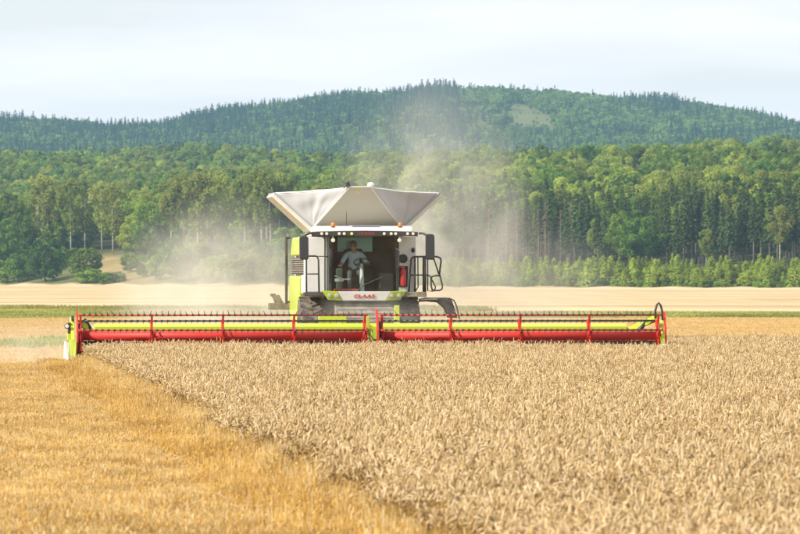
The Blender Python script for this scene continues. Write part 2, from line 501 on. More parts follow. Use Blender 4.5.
def ground_mat():
    m, n, l, out = newmat('field_ground')
    geo = n.new('ShaderNodeNewGeometry')
    sep = n.new('ShaderNodeSeparateXYZ'); l.new(geo.outputs['Position'], sep.inputs[0])
    # distance to the tree line, in metres, wobbled
    mul = n.new('ShaderNodeMath'); mul.operation = 'MULTIPLY_ADD'; mul.inputs[1].default_value = 1.9; l.new(sep.outputs['X'], mul.inputs[0]); l.new(sep.outputs['Y'], mul.inputs[2])
    n1 = n.new('ShaderNodeTexNoise'); n1.inputs['Scale'].default_value = 0.02; n1.inputs['Detail'].default_value = 5
    l.new(geo.outputs['Position'], n1.inputs['Vector'])
    def zone(src, lo, hi, noise_amp):
        a = n.new('ShaderNodeMath'); a.operation = 'MULTIPLY_ADD'; a.inputs[1].default_value = noise_amp; l.new(n1.outputs['Fac'], a.inputs[0]); l.new(src, a.inputs[2])
        r = n.new('ShaderNodeMapRange'); r.inputs[1].default_value = lo + noise_amp * 0.5; r.inputs[2].default_value = hi + noise_amp * 0.5
        l.new(a.outputs[0], r.inputs[0]); return r.outputs[0]
    def mixc_(f, a, b):
        mx = n.new('ShaderNodeMixRGB')
        l.new(f, mx.inputs[0])
        for k, v in ((1, a), (2, b)):
            if isinstance(v, tuple): mx.inputs[k].default_value = (*v, 1)
            else: l.new(v, mx.inputs[k])
        return mx.outputs[0]
    # straw texture: streaks along the driving direction
    mp_ = n.new('ShaderNodeMapping'); mp_.inputs['Scale'].default_value = (1.0, 0.02, 1.0); mp_.inputs['Rotation'].default_value = (0, 0, R(8)); l.new(geo.outputs['Position'], mp_.inputs[0])
    n2 = n.new('ShaderNodeTexNoise'); n2.inputs['Scale'].default_value = 0.35; n2.inputs['Detail'].default_value = 6; n2.inputs['Roughness'].default_value = 0.6; l.new(mp_.outputs[0], n2.inputs['Vector'])
    n3 = n.new('ShaderNodeTexNoise'); n3.inputs['Scale'].default_value = 6.0; n3.inputs['Detail'].default_value = 4; l.new(geo.outputs['Position'], n3.inputs['Vector'])
    mp4 = n.new('ShaderNodeMapping'); mp4.inputs['Scale'].default_value = (0.35, 1.0, 1.0); mp4.inputs['Rotation'].default_value = (0, 0, R(14)); l.new(geo.outputs['Position'], mp4.inputs[0])
    n4 = n.new('ShaderNodeTexNoise'); n4.inputs['Scale'].default_value = 0.03; n4.inputs['Distortion'].default_value = 0.6; n4.inputs['Detail'].default_value = 5; l.new(mp4.outputs[0], n4.inputs['Vector'])
    def ramp(f, p0, c0, p1, c1):
        r = n.new('ShaderNodeValToRGB'); r.color_ramp.elements[0].position = p0; r.color_ramp.elements[0].color = (*c0, 1); r.color_ramp.elements[1].position = p1; r.color_ramp.elements[1].color = (*c1, 1); l.new(f, r.inputs[0]); return r.outputs[0]
    near = ramp(n3.outputs['Fac'], 0.35, (0.30, 0.17, 0.055), 0.65, (0.50, 0.31, 0.10))
    cut = ramp(n3.outputs['Fac'], 0.3, (0.30, 0.20, 0.095), 0.7, (0.50, 0.36, 0.19))
    mid_g = ramp(n3.outputs['Fac'], 0.3, (0.16, 0.20, 0.05), 0.7, (0.28, 0.27, 0.09))
    far_a = ramp(n2.outputs['Fac'], 0.35, (0.44, 0.325, 0.165), 0.65, (0.56, 0.435, 0.25))
    far_b = ramp(n4.outputs['Fac'], 0.4, (0.34, 0.23, 0.105), 0.6, (0.60, 0.485, 0.295))
    mxf = n.new('ShaderNodeMixRGB'); mxf.inputs[0].default_value = 0.55; l.new(far_a, mxf.inputs[1]); l.new(far_b, mxf.inputs[2])
    floor = ramp(n1.outputs['Fac'], 0.4, (0.035, 0.045, 0.015), 0.6, (0.10, 0.10, 0.035))
    n5 = n.new('ShaderNodeTexNoise'); n5.inputs['Scale'].default_value = 0.12; n5.inputs['Detail'].default_value = 5; l.new(geo.outputs['Position'], n5.inputs['Vector'])
    bank = ramp(n5.outputs['Fac'], 0.35, (0.20, 0.17, 0.06), 0.65, (0.32, 0.235, 0.11))
    scrub = ramp(n5.outputs['Fac'], 0.35, (0.07, 0.09, 0.025), 0.65, (0.16, 0.16, 0.05))
    bk0 = n.new('ShaderNodeMath'); bk0.operation = 'ADD'; bk0.inputs[1].default_value = 55.5; l.new(sep.outputs['X'], bk0.inputs[0])
    bk1 = n.new('ShaderNodeMath'); bk1.operation = 'ABSOLUTE'; l.new(bk0.outputs[0], bk1.inputs[0])
    meadow = mixc_(zone(bk1.outputs[0], 6, 9, 5), bank, scrub)
    c = mixc_(zone(sep.outputs['Y'], 138, 142, 2), near, cut)
    c = mixc_(zone(sep.outputs['Y'], 318, 326, 8), c, mid_g)
    c = mixc_(zone(sep.outputs['Y'], 345, 350, 8), c, mxf.outputs[0])
    c = mixc_(zone(mul.outputs[0], 1098, 1103, 8), c, meadow)
    c = mixc_(zone(mul.outputs[0], 1160, 1180, 30), c, floor)
    hillg = ramp(n1.outputs['Fac'], 0.35, (0.08, 0.12, 0.03), 0.65, (0.16, 0.155, 0.055))
    c = mixc_(zone(sep.outputs['Y'], 3000, 3100, 30), c, hillg)
    p = n.new('ShaderNodeBsdfPrincipled'); p.inputs['Roughness'].default_value = 0.95; p.inputs['Specular IOR Level'].default_value = 0.1
    l.new(c, p.inputs['Base Color'])
    b = n.new('ShaderNodeBump'); b.inputs['Strength'].default_value = 0.5; b.inputs['Distance'].default_value = 0.08; l.new(n3.outputs['Fac'], b.inputs['Height']); l.new(b.outputs[0], p.inputs['Normal'])
    l.new(p.outputs[0], out.inputs['Surface'])
    return m


ground = g.build('ground', ground_mat(), smooth=True)
tag(ground, kind='structure', label='harvested field rolling up into wooded hills')

# ------------------------------------------------------------------ scatter with geometry nodes (only for what nobody could count)
def scatter(name, protos, pts, rots, scales, idx):
    """pts (n,3), rots (n,) about z, scales (n,3), idx (n,) picks one of protos (mesh datablocks)"""
    coll = bpy.data.collections.new(name + '_kinds')
    for k, me in enumerate(protos):
        coll.objects.link(bpy.data.objects.new('%02d_%s' % (k, me.name), me))
    me = bpy.data.meshes.new(name)
    me.vertices.add(len(pts))
    me.vertices.foreach_set('co', np.asarray(pts, dtype=np.float32).ravel())
    a = me.attributes.new('rz', 'FLOAT_VECTOR', 'POINT')
    rv = np.zeros((len(pts), 3), dtype=np.float32); rv[:, 2] = rots
    a.data.foreach_set('vector', rv.ravel())
    a = me.attributes.new('sc', 'FLOAT_VECTOR', 'POINT')
    a.data.foreach_set('vector', np.asarray(scales, dtype=np.float32).ravel())
    a = me.attributes.new('ix', 'INT', 'POINT')
    a.data.foreach_set('value', np.asarray(idx, dtype=np.int32))
    o = put(name, me)
    ng = bpy.data.node_groups.new(name + '_nodes', 'GeometryNodeTree')
    ng.interface.new_socket('Geometry', in_out='INPUT', socket_type='NodeSocketGeometry')
    ng.interface.new_socket('Geometry', in_out='OUTPUT', socket_type='NodeSocketGeometry')
    N, L = ng.nodes, ng.links
    gi, go = N.new('NodeGroupInput'), N.new('NodeGroupOutput')
    ci = N.new('GeometryNodeCollectionInfo'); ci.inputs['Collection'].default_value = coll
    ci.inputs['Separate Children'].default_value = True; ci.inputs['Reset Children'].default_value = True
    ip = N.new('GeometryNodeInstanceOnPoints'); ip.inputs['Pick Instance'].default_value = True
    def att(nm, ty):
        q = N.new('GeometryNodeInputNamedAttribute'); q.data_type = ty; q.inputs['Name'].default_value = nm
        return q.outputs['Attribute']
    L.new(gi.outputs[0], ip.inputs['Points']); L.new(ci.outputs[0], ip.inputs['Instance'])
    L.new(att('ix', 'INT'), ip.inputs['Instance Index'])
    e2r = N.new('FunctionNodeEulerToRotation'); L.new(att('rz', 'FLOAT_VECTOR'), e2r.inputs[0]); L.new(e2r.outputs[0], ip.inputs['Rotation'])
    L.new(att('sc', 'FLOAT_VECTOR'), ip.inputs['Scale'])
    L.new(ip.outputs[0], go.inputs[0])
    md = o.modifiers.new('scatter', 'NODES'); md.node_group = ng
    return o


# ------------------------------------------------------------------ crops
ROOT = Vector((-0.60, 140.5, 0.0))
YAW = R(4.5)
RW = Matrix.Translation(ROOT) @ Matrix.Rotation(YAW, 4, 'Z')


def to_world(x, y, z=0.0):
    return RW @ Vector((x, y, z))


def wheat_patch(k):
    mb = MB()
    S = 0.5
    for i in range(112):
        x, y = random.uniform(-S / 2, S / 2), random.uniform(-S / 2, S / 2)
        h = random.gauss(0.57, 0.05)
        lean = random.uniform(0, 0.07); la = random.uniform(0, 6.283)
        top = Vector((x + lean * math.cos(la), y + lean * math.sin(la), h))
        base = Vector((x, y, 0)); mid = base.lerp(top, 0.5) + Vector((random.uniform(-.01, .01), random.uniform(-.01, .01), 0))
        mb.tube([base, mid, top], [0.0026, 0.0024, 0.0017], 3, 0, cap=False)
        # nodding ear
        a = random.uniform(0, 6.283); L = random.uniform(0.08, 0.118)
        droop = random.choice((random.uniform(0.05, 0.6), random.uniform(0.2, 0.9), random.uniform(0.8, 1.7), random.uniform(1.6, 2.7)))
        pts = [top]; p = top.copy(); n = 6
        for j in range(n):
            t = 0.1 + droop * min(1.0, .45 + .62 * j / n)
            p = p + Vector((math.sin(t) * math.cos(a), math.sin(t) * math.sin(a), math.cos(t))) * (L / n)
            pts.append(p.copy())
        rr = [0.0035, 0.0088, 0.0074, 0.0094, 0.0076, 0.0070, 0.002]
        mb.tube(pts, [q * random.uniform(0.9, 1.1) for q in rr], 4, 1 if random.random() < 0.65 else 2)
        if random.random() < 0.5:
            z0 = random.uniform(0.15, 0.48); q0 = base.lerp(top, z0 / h)
            a2 = random.uniform(0, 6.283); dl = random.uniform(0.08, 0.16); dv = Vector((math.cos(a2), math.sin(a2), 0)); sd = Vector((-dv.y, dv.x, 0)) * 0.005
            q1 = q0 + dv * dl * 0.5 + Vector((0, 0, 0.05)); q2 = q0 + dv * dl + Vector((0, 0, -0.04))
            mb.add([q0 - sd, q0 + sd, q1 - sd, q1 + sd, q2], [(0, 1, 3, 2), (2, 3, 4)], 3)
    return mb.mesh('wheat_patch', [M['stem'], M['ear'], M['ear_pale'], M['dry_leaf']], smooth=True)


def weed_wheat_patch():
    mb = MB()
    for i in range(14):
        x, y = random.uniform(-.2, .2), random.uniform(-.2, .2)
        h = random.uniform(0.5, 0.68); a = random.uniform(0, 6.28); w = random.uniform(.004, .009); b = random.uniform(0.02, 0.10)
        dx, dy = math.cos(a), math.sin(a)
        mb.add([(x - dy * w, y + dx * w, 0), (x + dy * w, y - dx * w, 0), (x - dy * w + dx * b * .4, y + dx * w + dy * b * .4, h * .7), (x + dy * w + dx * b * .4, y - dx * w + dy * b * .4, h * .7), (x + dx * b, y + dy * b, h)], [(0, 1, 3, 2), (2, 3, 4)])
    return mb.mesh('weed_patch', [M['weed']])


def stubble_patch(hm, pale, nst=150, S=0.5, nlie=70, weeds=0):
    mb = MB()
    for i in range(nst):
        # drilled in rows
        x = random.uniform(-S / 2, S / 2); y = random.uniform(-S / 2, S / 2)
        h = hm * random.uniform(0.55, 1.25)
        a = random.uniform(0, 6.28); b = random.uniform(0, 0.30) * h
        mb.tube([(x, y, 0), (x + b * math.cos(a), y + b * math.sin(a), h)], [0.0034, 0.0030], 3, 0 if random.random() > pale else 1, cap=False)
        if random.random() < 0.45:
            a2 = random.uniform(0, 6.283); z0 = h * random.uniform(.4, .95); q0 = Vector((x, y, z0)); dv = Vector((math.cos(a2), math.sin(a2), 0)); sd = Vector((-dv.y, dv.x, 0)) * 0.006
            q1 = q0 + dv * 0.04 + Vector((0, 0, 0.03)); q2 = q0 + dv * 0.09 + Vector((0, 0, -0.03))
            mb.add([q0 - sd, q0 + sd, q1 - sd, q1 + sd, q2], [(0, 1, 3, 2), (2, 3, 4)], 0 if random.random() > pale else 1)
    for i in range(nlie):
        x, y = random.uniform(-S / 2, S / 2), random.uniform(-S / 2, S / 2)
        a = random.uniform(0, 6.28); L = random.uniform(.06, .2); z = random.uniform(0.1, 0.9) * hm; dz = random.uniform(-.05, .08)
        mb.tube([(x, y, z), (x + L * math.cos(a), y + L * math.sin(a), max(.01, z + dz))], 0.0032, 3, 1 if random.random() < 0.5 else 0, cap=False)
    for i in range(weeds):
        x, y = random.uniform(-S / 2, S / 2), random.uniform(-S / 2, S / 2)
        for j in range(3):
            h = random.uniform(.6, 1.15) * hm; a = random.uniform(0, 6.28); w = .006; b = random.uniform(0.02, .08); dx, dy = math.cos(a), math.sin(a)
            mb.add([(x - dy * w, y + dx * w, 0), (x + dy * w, y - dx * w, 0), (x + dx * b, y + dy * b, h)], [(0, 1, 2)], 2)
    return mb.mesh('stubble_patch', [M['stub'], M['stub_pale'], M['weed']])


def grass_patch(S, n, h, mat, w=0.02):
    mb = MB()
    for i in range(n):
        x, y = random.uniform(-S / 2, S / 2), random.uniform(-S / 2, S / 2)
        hh = h * random.uniform(.4, 1.15); a = random.uniform(0, 6.28); b = hh * random.uniform(.1, .5); dx, dy = math.cos(a), math.sin(a)
        ww = w * random.uniform(.6, 1.3)
        mb.add([(x - dy * ww, y + dx * ww, 0), (x + dy * ww, y - dx * ww, 0), (x + dx * b * .4, y + dy * b * .4 + ww, hh * .65), (x + dx * b, y + dy * b, hh)], [(0, 1, 2), (1, 3, 2)])
    return mb.mesh('grass_patch', [mat])


def field_noise(x, y):
    return math.sin(x * 0.9 + y * 0.23) * 0.5 + math.sin(x * 0.31 - y * 0.17 + 2) * 0.7 + math.sin(y * 0.41 + x * 0.13 + 1) * 0.5


def grid_points(x0, x1, y0, y1, S, keep=None, jit=0.3):
    out = []
    nxp, nyp = int((x1 - x0) / S), int((y1 - y0) / S)
    for i in range(nxp):
        for j in range(nyp):
            x = x0 + (i + .5) * S + random.uniform(-jit, jit) * S; y = y0 + (j + .5) * S + random.uniform(-jit, jit) * S
            if keep is None or keep(x, y): out.append((x, y))
    return out


def in_view(w, margin):
    return w.y > 20 and abs(w.x) < w.y * 0.065 + margin


def edge_patch(k):
    mb = MB()
    for i in range(70):
        x, y = random.uniform(-.14, .14), random.uniform(-.14, .14)
        h = random.uniform(.25, .62); a = random.uniform(0, 6.28); b = random.uniform(0, .10)
        mb.tube([(x, y, 0), (x + b * math.cos(a), y + b * math.sin(a), h)], [.0042, .0032], 3, 0 if random.random() < .5 else 1, cap=False)
        for j in range(2):
            a2 = random.uniform(0, 6.283); z0 = h * random.uniform(.25, .95); q0 = Vector((x, y, z0)); dv = Vector((math.cos(a2), math.sin(a2), 0)); sd = Vector((-dv.y, dv.x, 0)) * 0.007
            q1 = q0 + dv * 0.04 + Vector((0, 0, 0.02)); q2 = q0 + dv * 0.08 + Vector((0, 0, -0.09))
            mb.add([q0 - sd, q0 + sd, q1 - sd, q1 + sd, q2], [(0, 1, 3, 2), (2, 3, 4)], 0 if random.random() < .6 else 1)
    return mb.mesh('edge_stalks', [M['stub'], M['stub_pale']])


protos = [wheat_patch(i) for i in range(7)] + [weed_wheat_patch(), edge_patch(0), edge_patch(1)]
pts, rots, scs, ids = [], [], [], []
loc = [q for q in grid_points(-7.0, 15.0, -108, 0.05, 0.47) if q[0] > -6.5 + .0018 * q[1] + .08 * math.sin(q[1] * 1.1)] + grid_points(6.95, 19.0, 0.05, 16.0, 0.47)
for (x, y) in loc:
    if x < -6.1 + .0018 * y and random.random() < 0.10: continue
    w = to_world(x, y)
    if not in_view(w, 5): continue
    hs = 0.885 + 0.05 * field_noise(x, y) + random.uniform(-.055, .055)
    pts.append(tuple(w)); rots.append(random.uniform(0, 6.283)); scs.append((1, 1, hs)); ids.append(random.randrange(7))
    if random.random() < 0.035 * (1 + field_noise(x * .6, y * .5)):
        pts.append(tuple(w)); rots.append(random.uniform(0, 6.283)); scs.append((1, 1, 1)); ids.append(7)
for i in range(900):
    y = -105 + 105 * i / 900
    w = to_world(-6.66 + .0018 * y + random.uniform(-.14, .16) + .10 * math.sin(y * .8) + .07 * math.sin(y * 2.3 + 1), y)
    if not in_view(w, 3): continue
    pts.append(tuple(w)); rots.append(random.uniform(0, 6.28)); scs.append((.8, .8, random.uniform(.45, .82))); ids.append(8 + random.randrange(2))
tag(scatter('wheat_crop', protos, pts, rots, scs, ids), 'standing ripe wheat with pale nodding ears in front of the reel', 'wheat', kind='stuff')

protos = [stubble_patch(0.21, 0.5, weeds=1 if i < 4 else 9, nlie=100) for i in range(6)] + [stubble_patch(0.30, 0.2), stubble_patch(0.30, 0.2)]
pts, rots, scs, ids = [], [], [], []
for (x, y) in grid_points(-22, -6.35, -102, -0.6, 0.45):
    w = to_world(x, y)
    if not in_view(w, 4): continue
    gnoise = field_noise(x * .5 + 4, y * .45)
    tall = x > -7.6 and random.random() < .55
    pts.append(tuple(w)); rots.append(random.uniform(0, 6.283)); scs.append((1, 1, 1.0 + 0.12 * field_noise(x, y)))
    ids.append(random.choice((6, 7)) if tall else (random.choice((4, 5)) if gnoise > 0.6 and random.random() < .7 else random.randrange(4)))
tag(scatter('wheat_stubble', protos, pts, rots, scs, ids), 'golden cut stubble to the left of the standing wheat', 'stubble', kind='stuff')

# cut field behind the header
protos = [stubble_patch(0.13, 0.75, nst=260, S=1.6, nlie=260) for i in range(4)]
pts, rots, scs, ids = [], [], [], []
for (x, y) in grid_points(-34, 34, 1.0, 158, 1.5):
    w = to_world(x, y)
    if not in_view(w, 4) or (x > 6.6 and y < 16.3): continue
    pts.append(tuple(w)); rots.append(random.uniform(0, 6.283)); scs.append((1, 1, 1)); ids.append(random.randrange(4))
tag(scatter('cut_straw', protos, pts, rots, scs, ids), 'short pale stubble and straw on the field behind the header', 'stubble', kind='stuff')

# green verge strips beyond, and weeds in the stubble at the far left
protos = [grass_patch(3, 420, 0.20, M['grass'], 0.03) for i in range(2)] + [grass_patch(3, 420, 0.32, M['dry_grass'], 0.03) for i in range(2)] + [grass_patch(2, 200, 0.24, M['weed'], 0.018)]
pts, rots, scs, ids = [], [], [], []
for (x, y) in grid_points(-32, 32, 294, 372, 2.4):
    if abs(x) < y * 0.065 + 5 and (x < 0 or 318 < y < 348):
        pts.append((x, y, 0)); rots.append(random.uniform(0, 6.28)); scs.append((1, 1, random.uniform(.6, 1.1))); ids.append(random.randrange(2))
for (x, y) in grid_points(-36, 6, 373, 392, 2.4):
    if field_noise(x * .7, y) > -0.8:
        pts.append((x, y, 0)); rots.append(random.uniform(0, 6.28)); scs.append((1, 1, random.uniform(.6, 1.2))); ids.append(random.choice((0, 2, 3)))
tag(scatter('verge_grass', protos, pts, rots, scs, ids), 'strip of green grass across the fields behind the header', 'grass', kind='stuff')
pts, rots, scs, ids = [], [], [], []
for (x, y) in grid_points(-24, -9.6, 160, 232, 1.4):
    e = (y - 196) / 36
    if field_noise(x * .9, y * .35) > -0.25 + 1.1 * e * e and random.random() < 0.75:
        pts.append((x, y, 0)); rots.append(random.uniform(0, 6.28)); scs.append((1, 1, random.uniform(.6, 1.2))); ids.append(4)
tag(scatter('green_weeds', protos, pts, rots, scs, ids), 'patch of green weeds in the stubble behind the left header end', 'weeds', kind='stuff')


# ------------------------------------------------------------------ trees
def leaf(mb, c, nrm, s, mi=0):
    n = Vector(nrm)
    if n.length < 1e-4: n = Vector((0, 0, 1))
    n.normalize()
    a = n.orthogonal().normalized()
    a = Matrix.Rotation(random.uniform(0, 6.283), 3, n) @ a
    b = n.cross(a)
    s2 = s * random.uniform(.6, 1.0)
    c = Vector(c)
    mb.add([c - a * s, c - b * s2 * .55 + n * s * .12, c + a * s, c + b * s2 * .55 + n * s * .12], [(0, 1, 2, 3)], mi)


def rvec(k=1.0):
    return Vector((random.gauss(0, k), random.gauss(0, k), random.gauss(0, k)))


def clump(mb, c, r, n, s, up=0.25, rz=0.8, mi=0):
    for _ in range(n):
        d = rvec().normalized()
        d.z += up
        d.normalize()
        q = r * random.uniform(.65, 1.05)
        p = Vector(c) + Vector((d.x * q, d.y * q, d.z * q * rz))
        leaf(mb, p, d + rvec(.38), s * random.uniform(.6, 1.3), mi)


def broadleaf(h, rx, base, nclump, per, s, mat, seed, squash=1.0, trunk_r=0.22, bark='bark'):
    random.seed(seed)
    cr_, tk = MB(), MB()
    cz = (h + base) / 2; rz = (h - base) / 2
    lean = Vector((random.uniform(-.04, .04) * h, random.uniform(-.04, .04) * h, 0))
    tk.tube([(0, 0, -0.3), (lean.x * .3, lean.y * .3, h * .3), (lean.x * .7, lean.y * .7, h * .6), (lean.x, lean.y, h * .86)], [trunk_r, trunk_r * .75, trunk_r * .45, 0.04], 7)
    centres = []
    for i in range(nclump):
        for _ in range(30):
            d = rvec().normalized(); q = random.uniform(.25, 0.8) ** .6
            # egg-shaped envelope, wider below the middle
            zz = d.z * q
            wid = 1.0 - 0.35 * max(0, zz)
            p = Vector((d.x * q * rx * wid, d.y * q * rx * wid * squash, cz + zz * rz)) + lean * .7
            if all((p - c).length > rx * 0.25 for c in centres): break
        centres.append(p)
        r = rx * random.uniform(.15, .36)
        clump(cr_, p, r, per, s)
    for p in random.sample(centres, min(7, len(centres))):
        b0 = Vector((lean.x * .5, lean.y * .5, max(base * .8, p.z * random.uniform(.45, .65))))
        tk.tube([b0, b0.lerp(p, .55) + Vector((0, 0, .15 * rx)), p], [trunk_r * .42, trunk_r * .26, .03], 5)
    return cr_.mesh('broadleaf_crown', [mat]), tk.mesh('broadleaf_trunk', [M[bark]], smooth=True)


def birch(h, seed, lo=0.5):
    random.seed(seed)
    c_, t_ = MB(), MB()
    lx, ly = random.uniform(-.5, .5), random.uniform(-.4, .4)
    t_.tube([(0, 0, -.3), (lx * .3, ly * .3, h * .3), (lx * .8, ly * .8, h * .62), (lx, ly, h * .95)], [.17, .14, .08, .02], 7)
    for i in range(44):
        f = lo + (1 - lo) * random.random() ** .75
        w = h * .125 * (0.35 + 1.2 * math.sin(math.pi * min(1, (1.03 - f) / (1.05 - lo)) ** .75))
        a = random.uniform(0, 6.283); q = w * random.uniform(.15, 1)
        p = Vector((lx * f + q * math.cos(a), ly * f + q * math.sin(a), h * f))
        for k in range(60):
            d = rvec().normalized()
            pp = p + Vector((d.x * .85, d.y * .85, d.z * 1.25 - .25)) * random.uniform(.4, 1.0)
            leaf(c_, pp, d + rvec(.5) + Vector((0, 0, .25)), random.uniform(.2, .4))
        if i % 3 == 0:
            b0 = Vector((lx * f, ly * f, h * (f - .08)))
            t_.tube([b0, b0.lerp(p, .6) + Vector((0, 0, .3)), p], [.05, .03, .01], 4)
    return c_.mesh('birch_crown', [M['leaf_birch']]), t_.mesh('birch_trunk', [M['birch']], smooth=True)


def spruce(h, r, seed, clear=0.22, mat='needle', layers=26, per=10, s=0.42, bark='bark_grey'):
    random.seed(seed)
    c_, t_ = MB(), MB()
    t_.tube([(0, 0, -.3), (0, 0, h * .5), (0, 0, h * .97)], [.17, .11, .02], 6)
    for i in range(layers):
        f = clear + (1 - clear) * (i + random.uniform(-.3, .3)) / layers
        rr = r * (1 - ((f - clear) / (1.02 - clear))) ** .8 * random.uniform(.75, 1.1) + .1
        if f < clear + .12: rr *= .8
        for k in range(per):
            a = 6.283 * k / per + random.uniform(-.3, .3) + i
            L = rr * random.uniform(.6, 1.15)
            m = max(1, int(L / (s * 1.1)) + 1)
            for j in range(m):
                q = L * (j + .6) / m
                p = Vector((q * math.cos(a), q * math.sin(a), h * f - q * .38 + random.uniform(-.12, .12)))
                leaf(c_, p, Vector((math.cos(a) * .75, math.sin(a) * .75, .8)) + rvec(.25), s * random.uniform(.65, 1.15))
    return c_.mesh('spruce_crown', [M[mat]]), t_.mesh('spruce_trunk', [M[bark]], smooth=True)


def young(h, r, seed, conic):
    random.seed(seed)
    c_, t_ = MB(), MB()
    t_.tube([(0, 0, -.2), (0, 0, h * .9)], [.07, .015], 5)
    n = 460
    for i in range(n):
        f = random.uniform(.02, 1) ** (1.25 if conic else .9)
        rr = r * ((1 - f) ** .8 + .06) if conic else r * (0.35 + .75 * math.sin(math.pi * min(1, f * .9 + .08)))
        rr *= (1 + .22 * math.sin(f * 17 + seed))
        a = random.uniform(0, 6.283); q = rr * random.uniform(.55, 1.05)
        d = Vector((math.cos(a), math.sin(a), .55))
        leaf(c_, (q * math.cos(a), q * math.sin(a), h * f), d + rvec(.35), random.uniform(.12, .27))
    return c_.mesh('young_crown', [M['leaf_young']]), t_.mesh('young_stem', [M['bark']], smooth=True)


def dead_spruce(h, seed):
    random.seed(seed)
    c_, t_ = MB(), MB()
    t_.tube([(0, 0, -.3), (0.05, 0, h * .5), (0, .1, h)], [.16, .11, .02], 6)
    for i in range(110):
        f = random.uniform(.22, .99); a = random.uniform(0, 6.283); L = (1 - f) * 2.0 + .25
        p0 = Vector((0, 0, h * f)); p1 = Vector((L * math.cos(a), L * math.sin(a), h * f - L * random.uniform(.1, .5)))
        c_.tube([p0, p1], [.028, .008], 3, cap=False)
        for k in range(4):
            p = p0.lerp(p1, random.uniform(.3, 1)); leaf(c_, p, Vector((math.cos(a), math.sin(a), .5)) + rvec(.4), random.uniform(.1, .24))
    return c_.mesh('dead_spruce_twigs', [M['twig_dead']]), t_.mesh('dead_spruce_trunk', [M['bark_grey']], smooth=True)


KIND = {}
KIND['mid'] = [broadleaf(12, 4.3, 2.2, 38, 130, .30, M['leaf_mid'], 100 + i) for i in range(3)]
KIND['light'] = [broadleaf(11.5, 4.0, 2.2, 36, 130, .29, M['leaf_light'], 200 + i) for i in range(2)]
KIND['darkleaf'] = [broadleaf(13, 4.8, 1.8, 40, 130, .32, M['leaf_dark'], 300 + i) for i in range(2)]
KIND['bush'] = [broadleaf(7.5, 3.7, 0.2, 34, 80, .32, M['leaf_dark'], 400 + i, trunk_r=.15) for i in range(2)]
KIND['bushlight'] = [broadleaf(5.5, 2.9, 0.1, 30, 70, .28, M['leaf_mid'], 420 + i, trunk_r=.1) for i in range(2)]
KIND['lowbush'] = [broadleaf(2.6, 2.2, -0.2, 26, 60, .22, M['leaf_mid'], 440 + i, trunk_r=.06) for i in range(2)]
KIND['lowlight'] = [broadleaf(2.6, 1.7, -0.2, 24, 70, .17, M['leaf_young'], 460 + i, trunk_r=.06) for i in range(2)]
KIND['birch'] = [birch(16, 500 + i, (0.32, .42, .37)[i]) for i in range(3)]
KIND['spruce'] = [spruce(14, 2.1, 600 + i, (0.2, .34, .26, .4)[i]) for i in range(4)]
KIND['young'] = [young(4.6, (.95, 1.1, 1.0, 1.15)[i], 700 + i, True) for i in range(4)]
KIND['dead'] = [dead_spruce(13, 800 + i) for i in range(2)]
NOMH = dict(mid=12, light=11.5, darkleaf=13, bush=7.5, bushlight=5.5, lowbush=2.6, lowlight=2.6, birch=16, spruce=14, young=4.6, dead=13)
NAME = dict(mid='broadleaf_tree', light='broadleaf_tree', darkleaf='broadleaf_tree', bush='bush', bushlight='bush', lowbush='bush', lowlight='bush', birch='birch_tree', spruce='spruce_tree', young='young_tree', dead='dead_spruce_tree')
random.seed(21)
skyline = {}


def note(x, y, z, w):
    """remember how high the trees already stand in each column of the picture; returns how far the new one rises above them"""
    a, b = px_of(x - w, y, 0)[0], px_of(x + w, y, 0)[0]
    top = px_of(x, y, z)[1]
    cols = range(int(a // 3), int(b // 3) + 1)
    vis = max(skyline.get(c, 400) - top for c in cols)
    for c in cols: skyline[c] = min(skyline.get(c, 400), top + 3)
    return vis


def tree(kind, x, y, h, label, group=None, width=1.0, variant=None, cat=None):
    prs = KIND[kind]
    crown, trunk = prs[random.randrange(len(prs)) if variant is None else variant]
    s = h / NOMH[kind]
    o = empty(NAME[kind], (x, y, H(x, y)), random.uniform(0, 6.283), (s * width, s * width, s))
    o.empty_display_size = 1
    bushy = kind in ('bush', 'bushlight', 'lowbush', 'lowlight')
    put('foliage' if bushy else 'crown', crown, o)
    put('stem' if bushy or kind == 'young' else 'trunk', trunk, o)
    tag(o, label, cat or ('bush' if bushy else 'tree'), group)
    note(x, y, H(x, y) + h * .9, h * .25)
    return o


def at(px, d):
    """a spot d metres behind the field edge, in the direction of column px"""
    y = 1100.0
    for _ in range(12):
        x = (px - 400) / 6160 * y
        y = treeline(x) + d
    return x, y


def T(kind, px, d, h, label, group=None, **k):
    x, y = at(px, d)
    return tree(kind, x, y, h, label, group, **k)


# field edge on the left: bushes and single trees
T('bush', 45, 7, 9.8, 'big rounded dark green bush at the left field edge', width=0.92, variant=0)
T('bushlight', 86, 14, 7.2, 'mid green bush beside the dry grass bank, right of the big rounded bush', variant=0)
T('lowbush', 92, 5, 2.9, 'low spreading olive bush at the foot of the dry grass bank', width=1.6)
T('lowbush', 112, 4, 2.4, 'smaller low olive bush touching the low spreading one on its right', width=1.7)
T('bush', 176, 6, 9.6, 'dark bush half hidden in the dust cloud left of the harvester', width=.95, variant=1)
T('darkleaf', 4, 8, 13.5, 'dark green tree at the left edge of the photograph', variant=0, width=.9)
T('mid', 22, 28, 14.5, 'green broadleaf tree behind the big rounded bush', variant=0, width=.8)
T('darkleaf', -18, 22, 17, 'tall dark tree cut off by the left edge of the photograph', variant=0)
T('mid', 150, 50, 12.5, 'full green tree standing between the two birch groups', variant=1, width=.9)
T('light', 132, 58, 9.0, 'yellow green small tree left of the full green tree', variant=0)
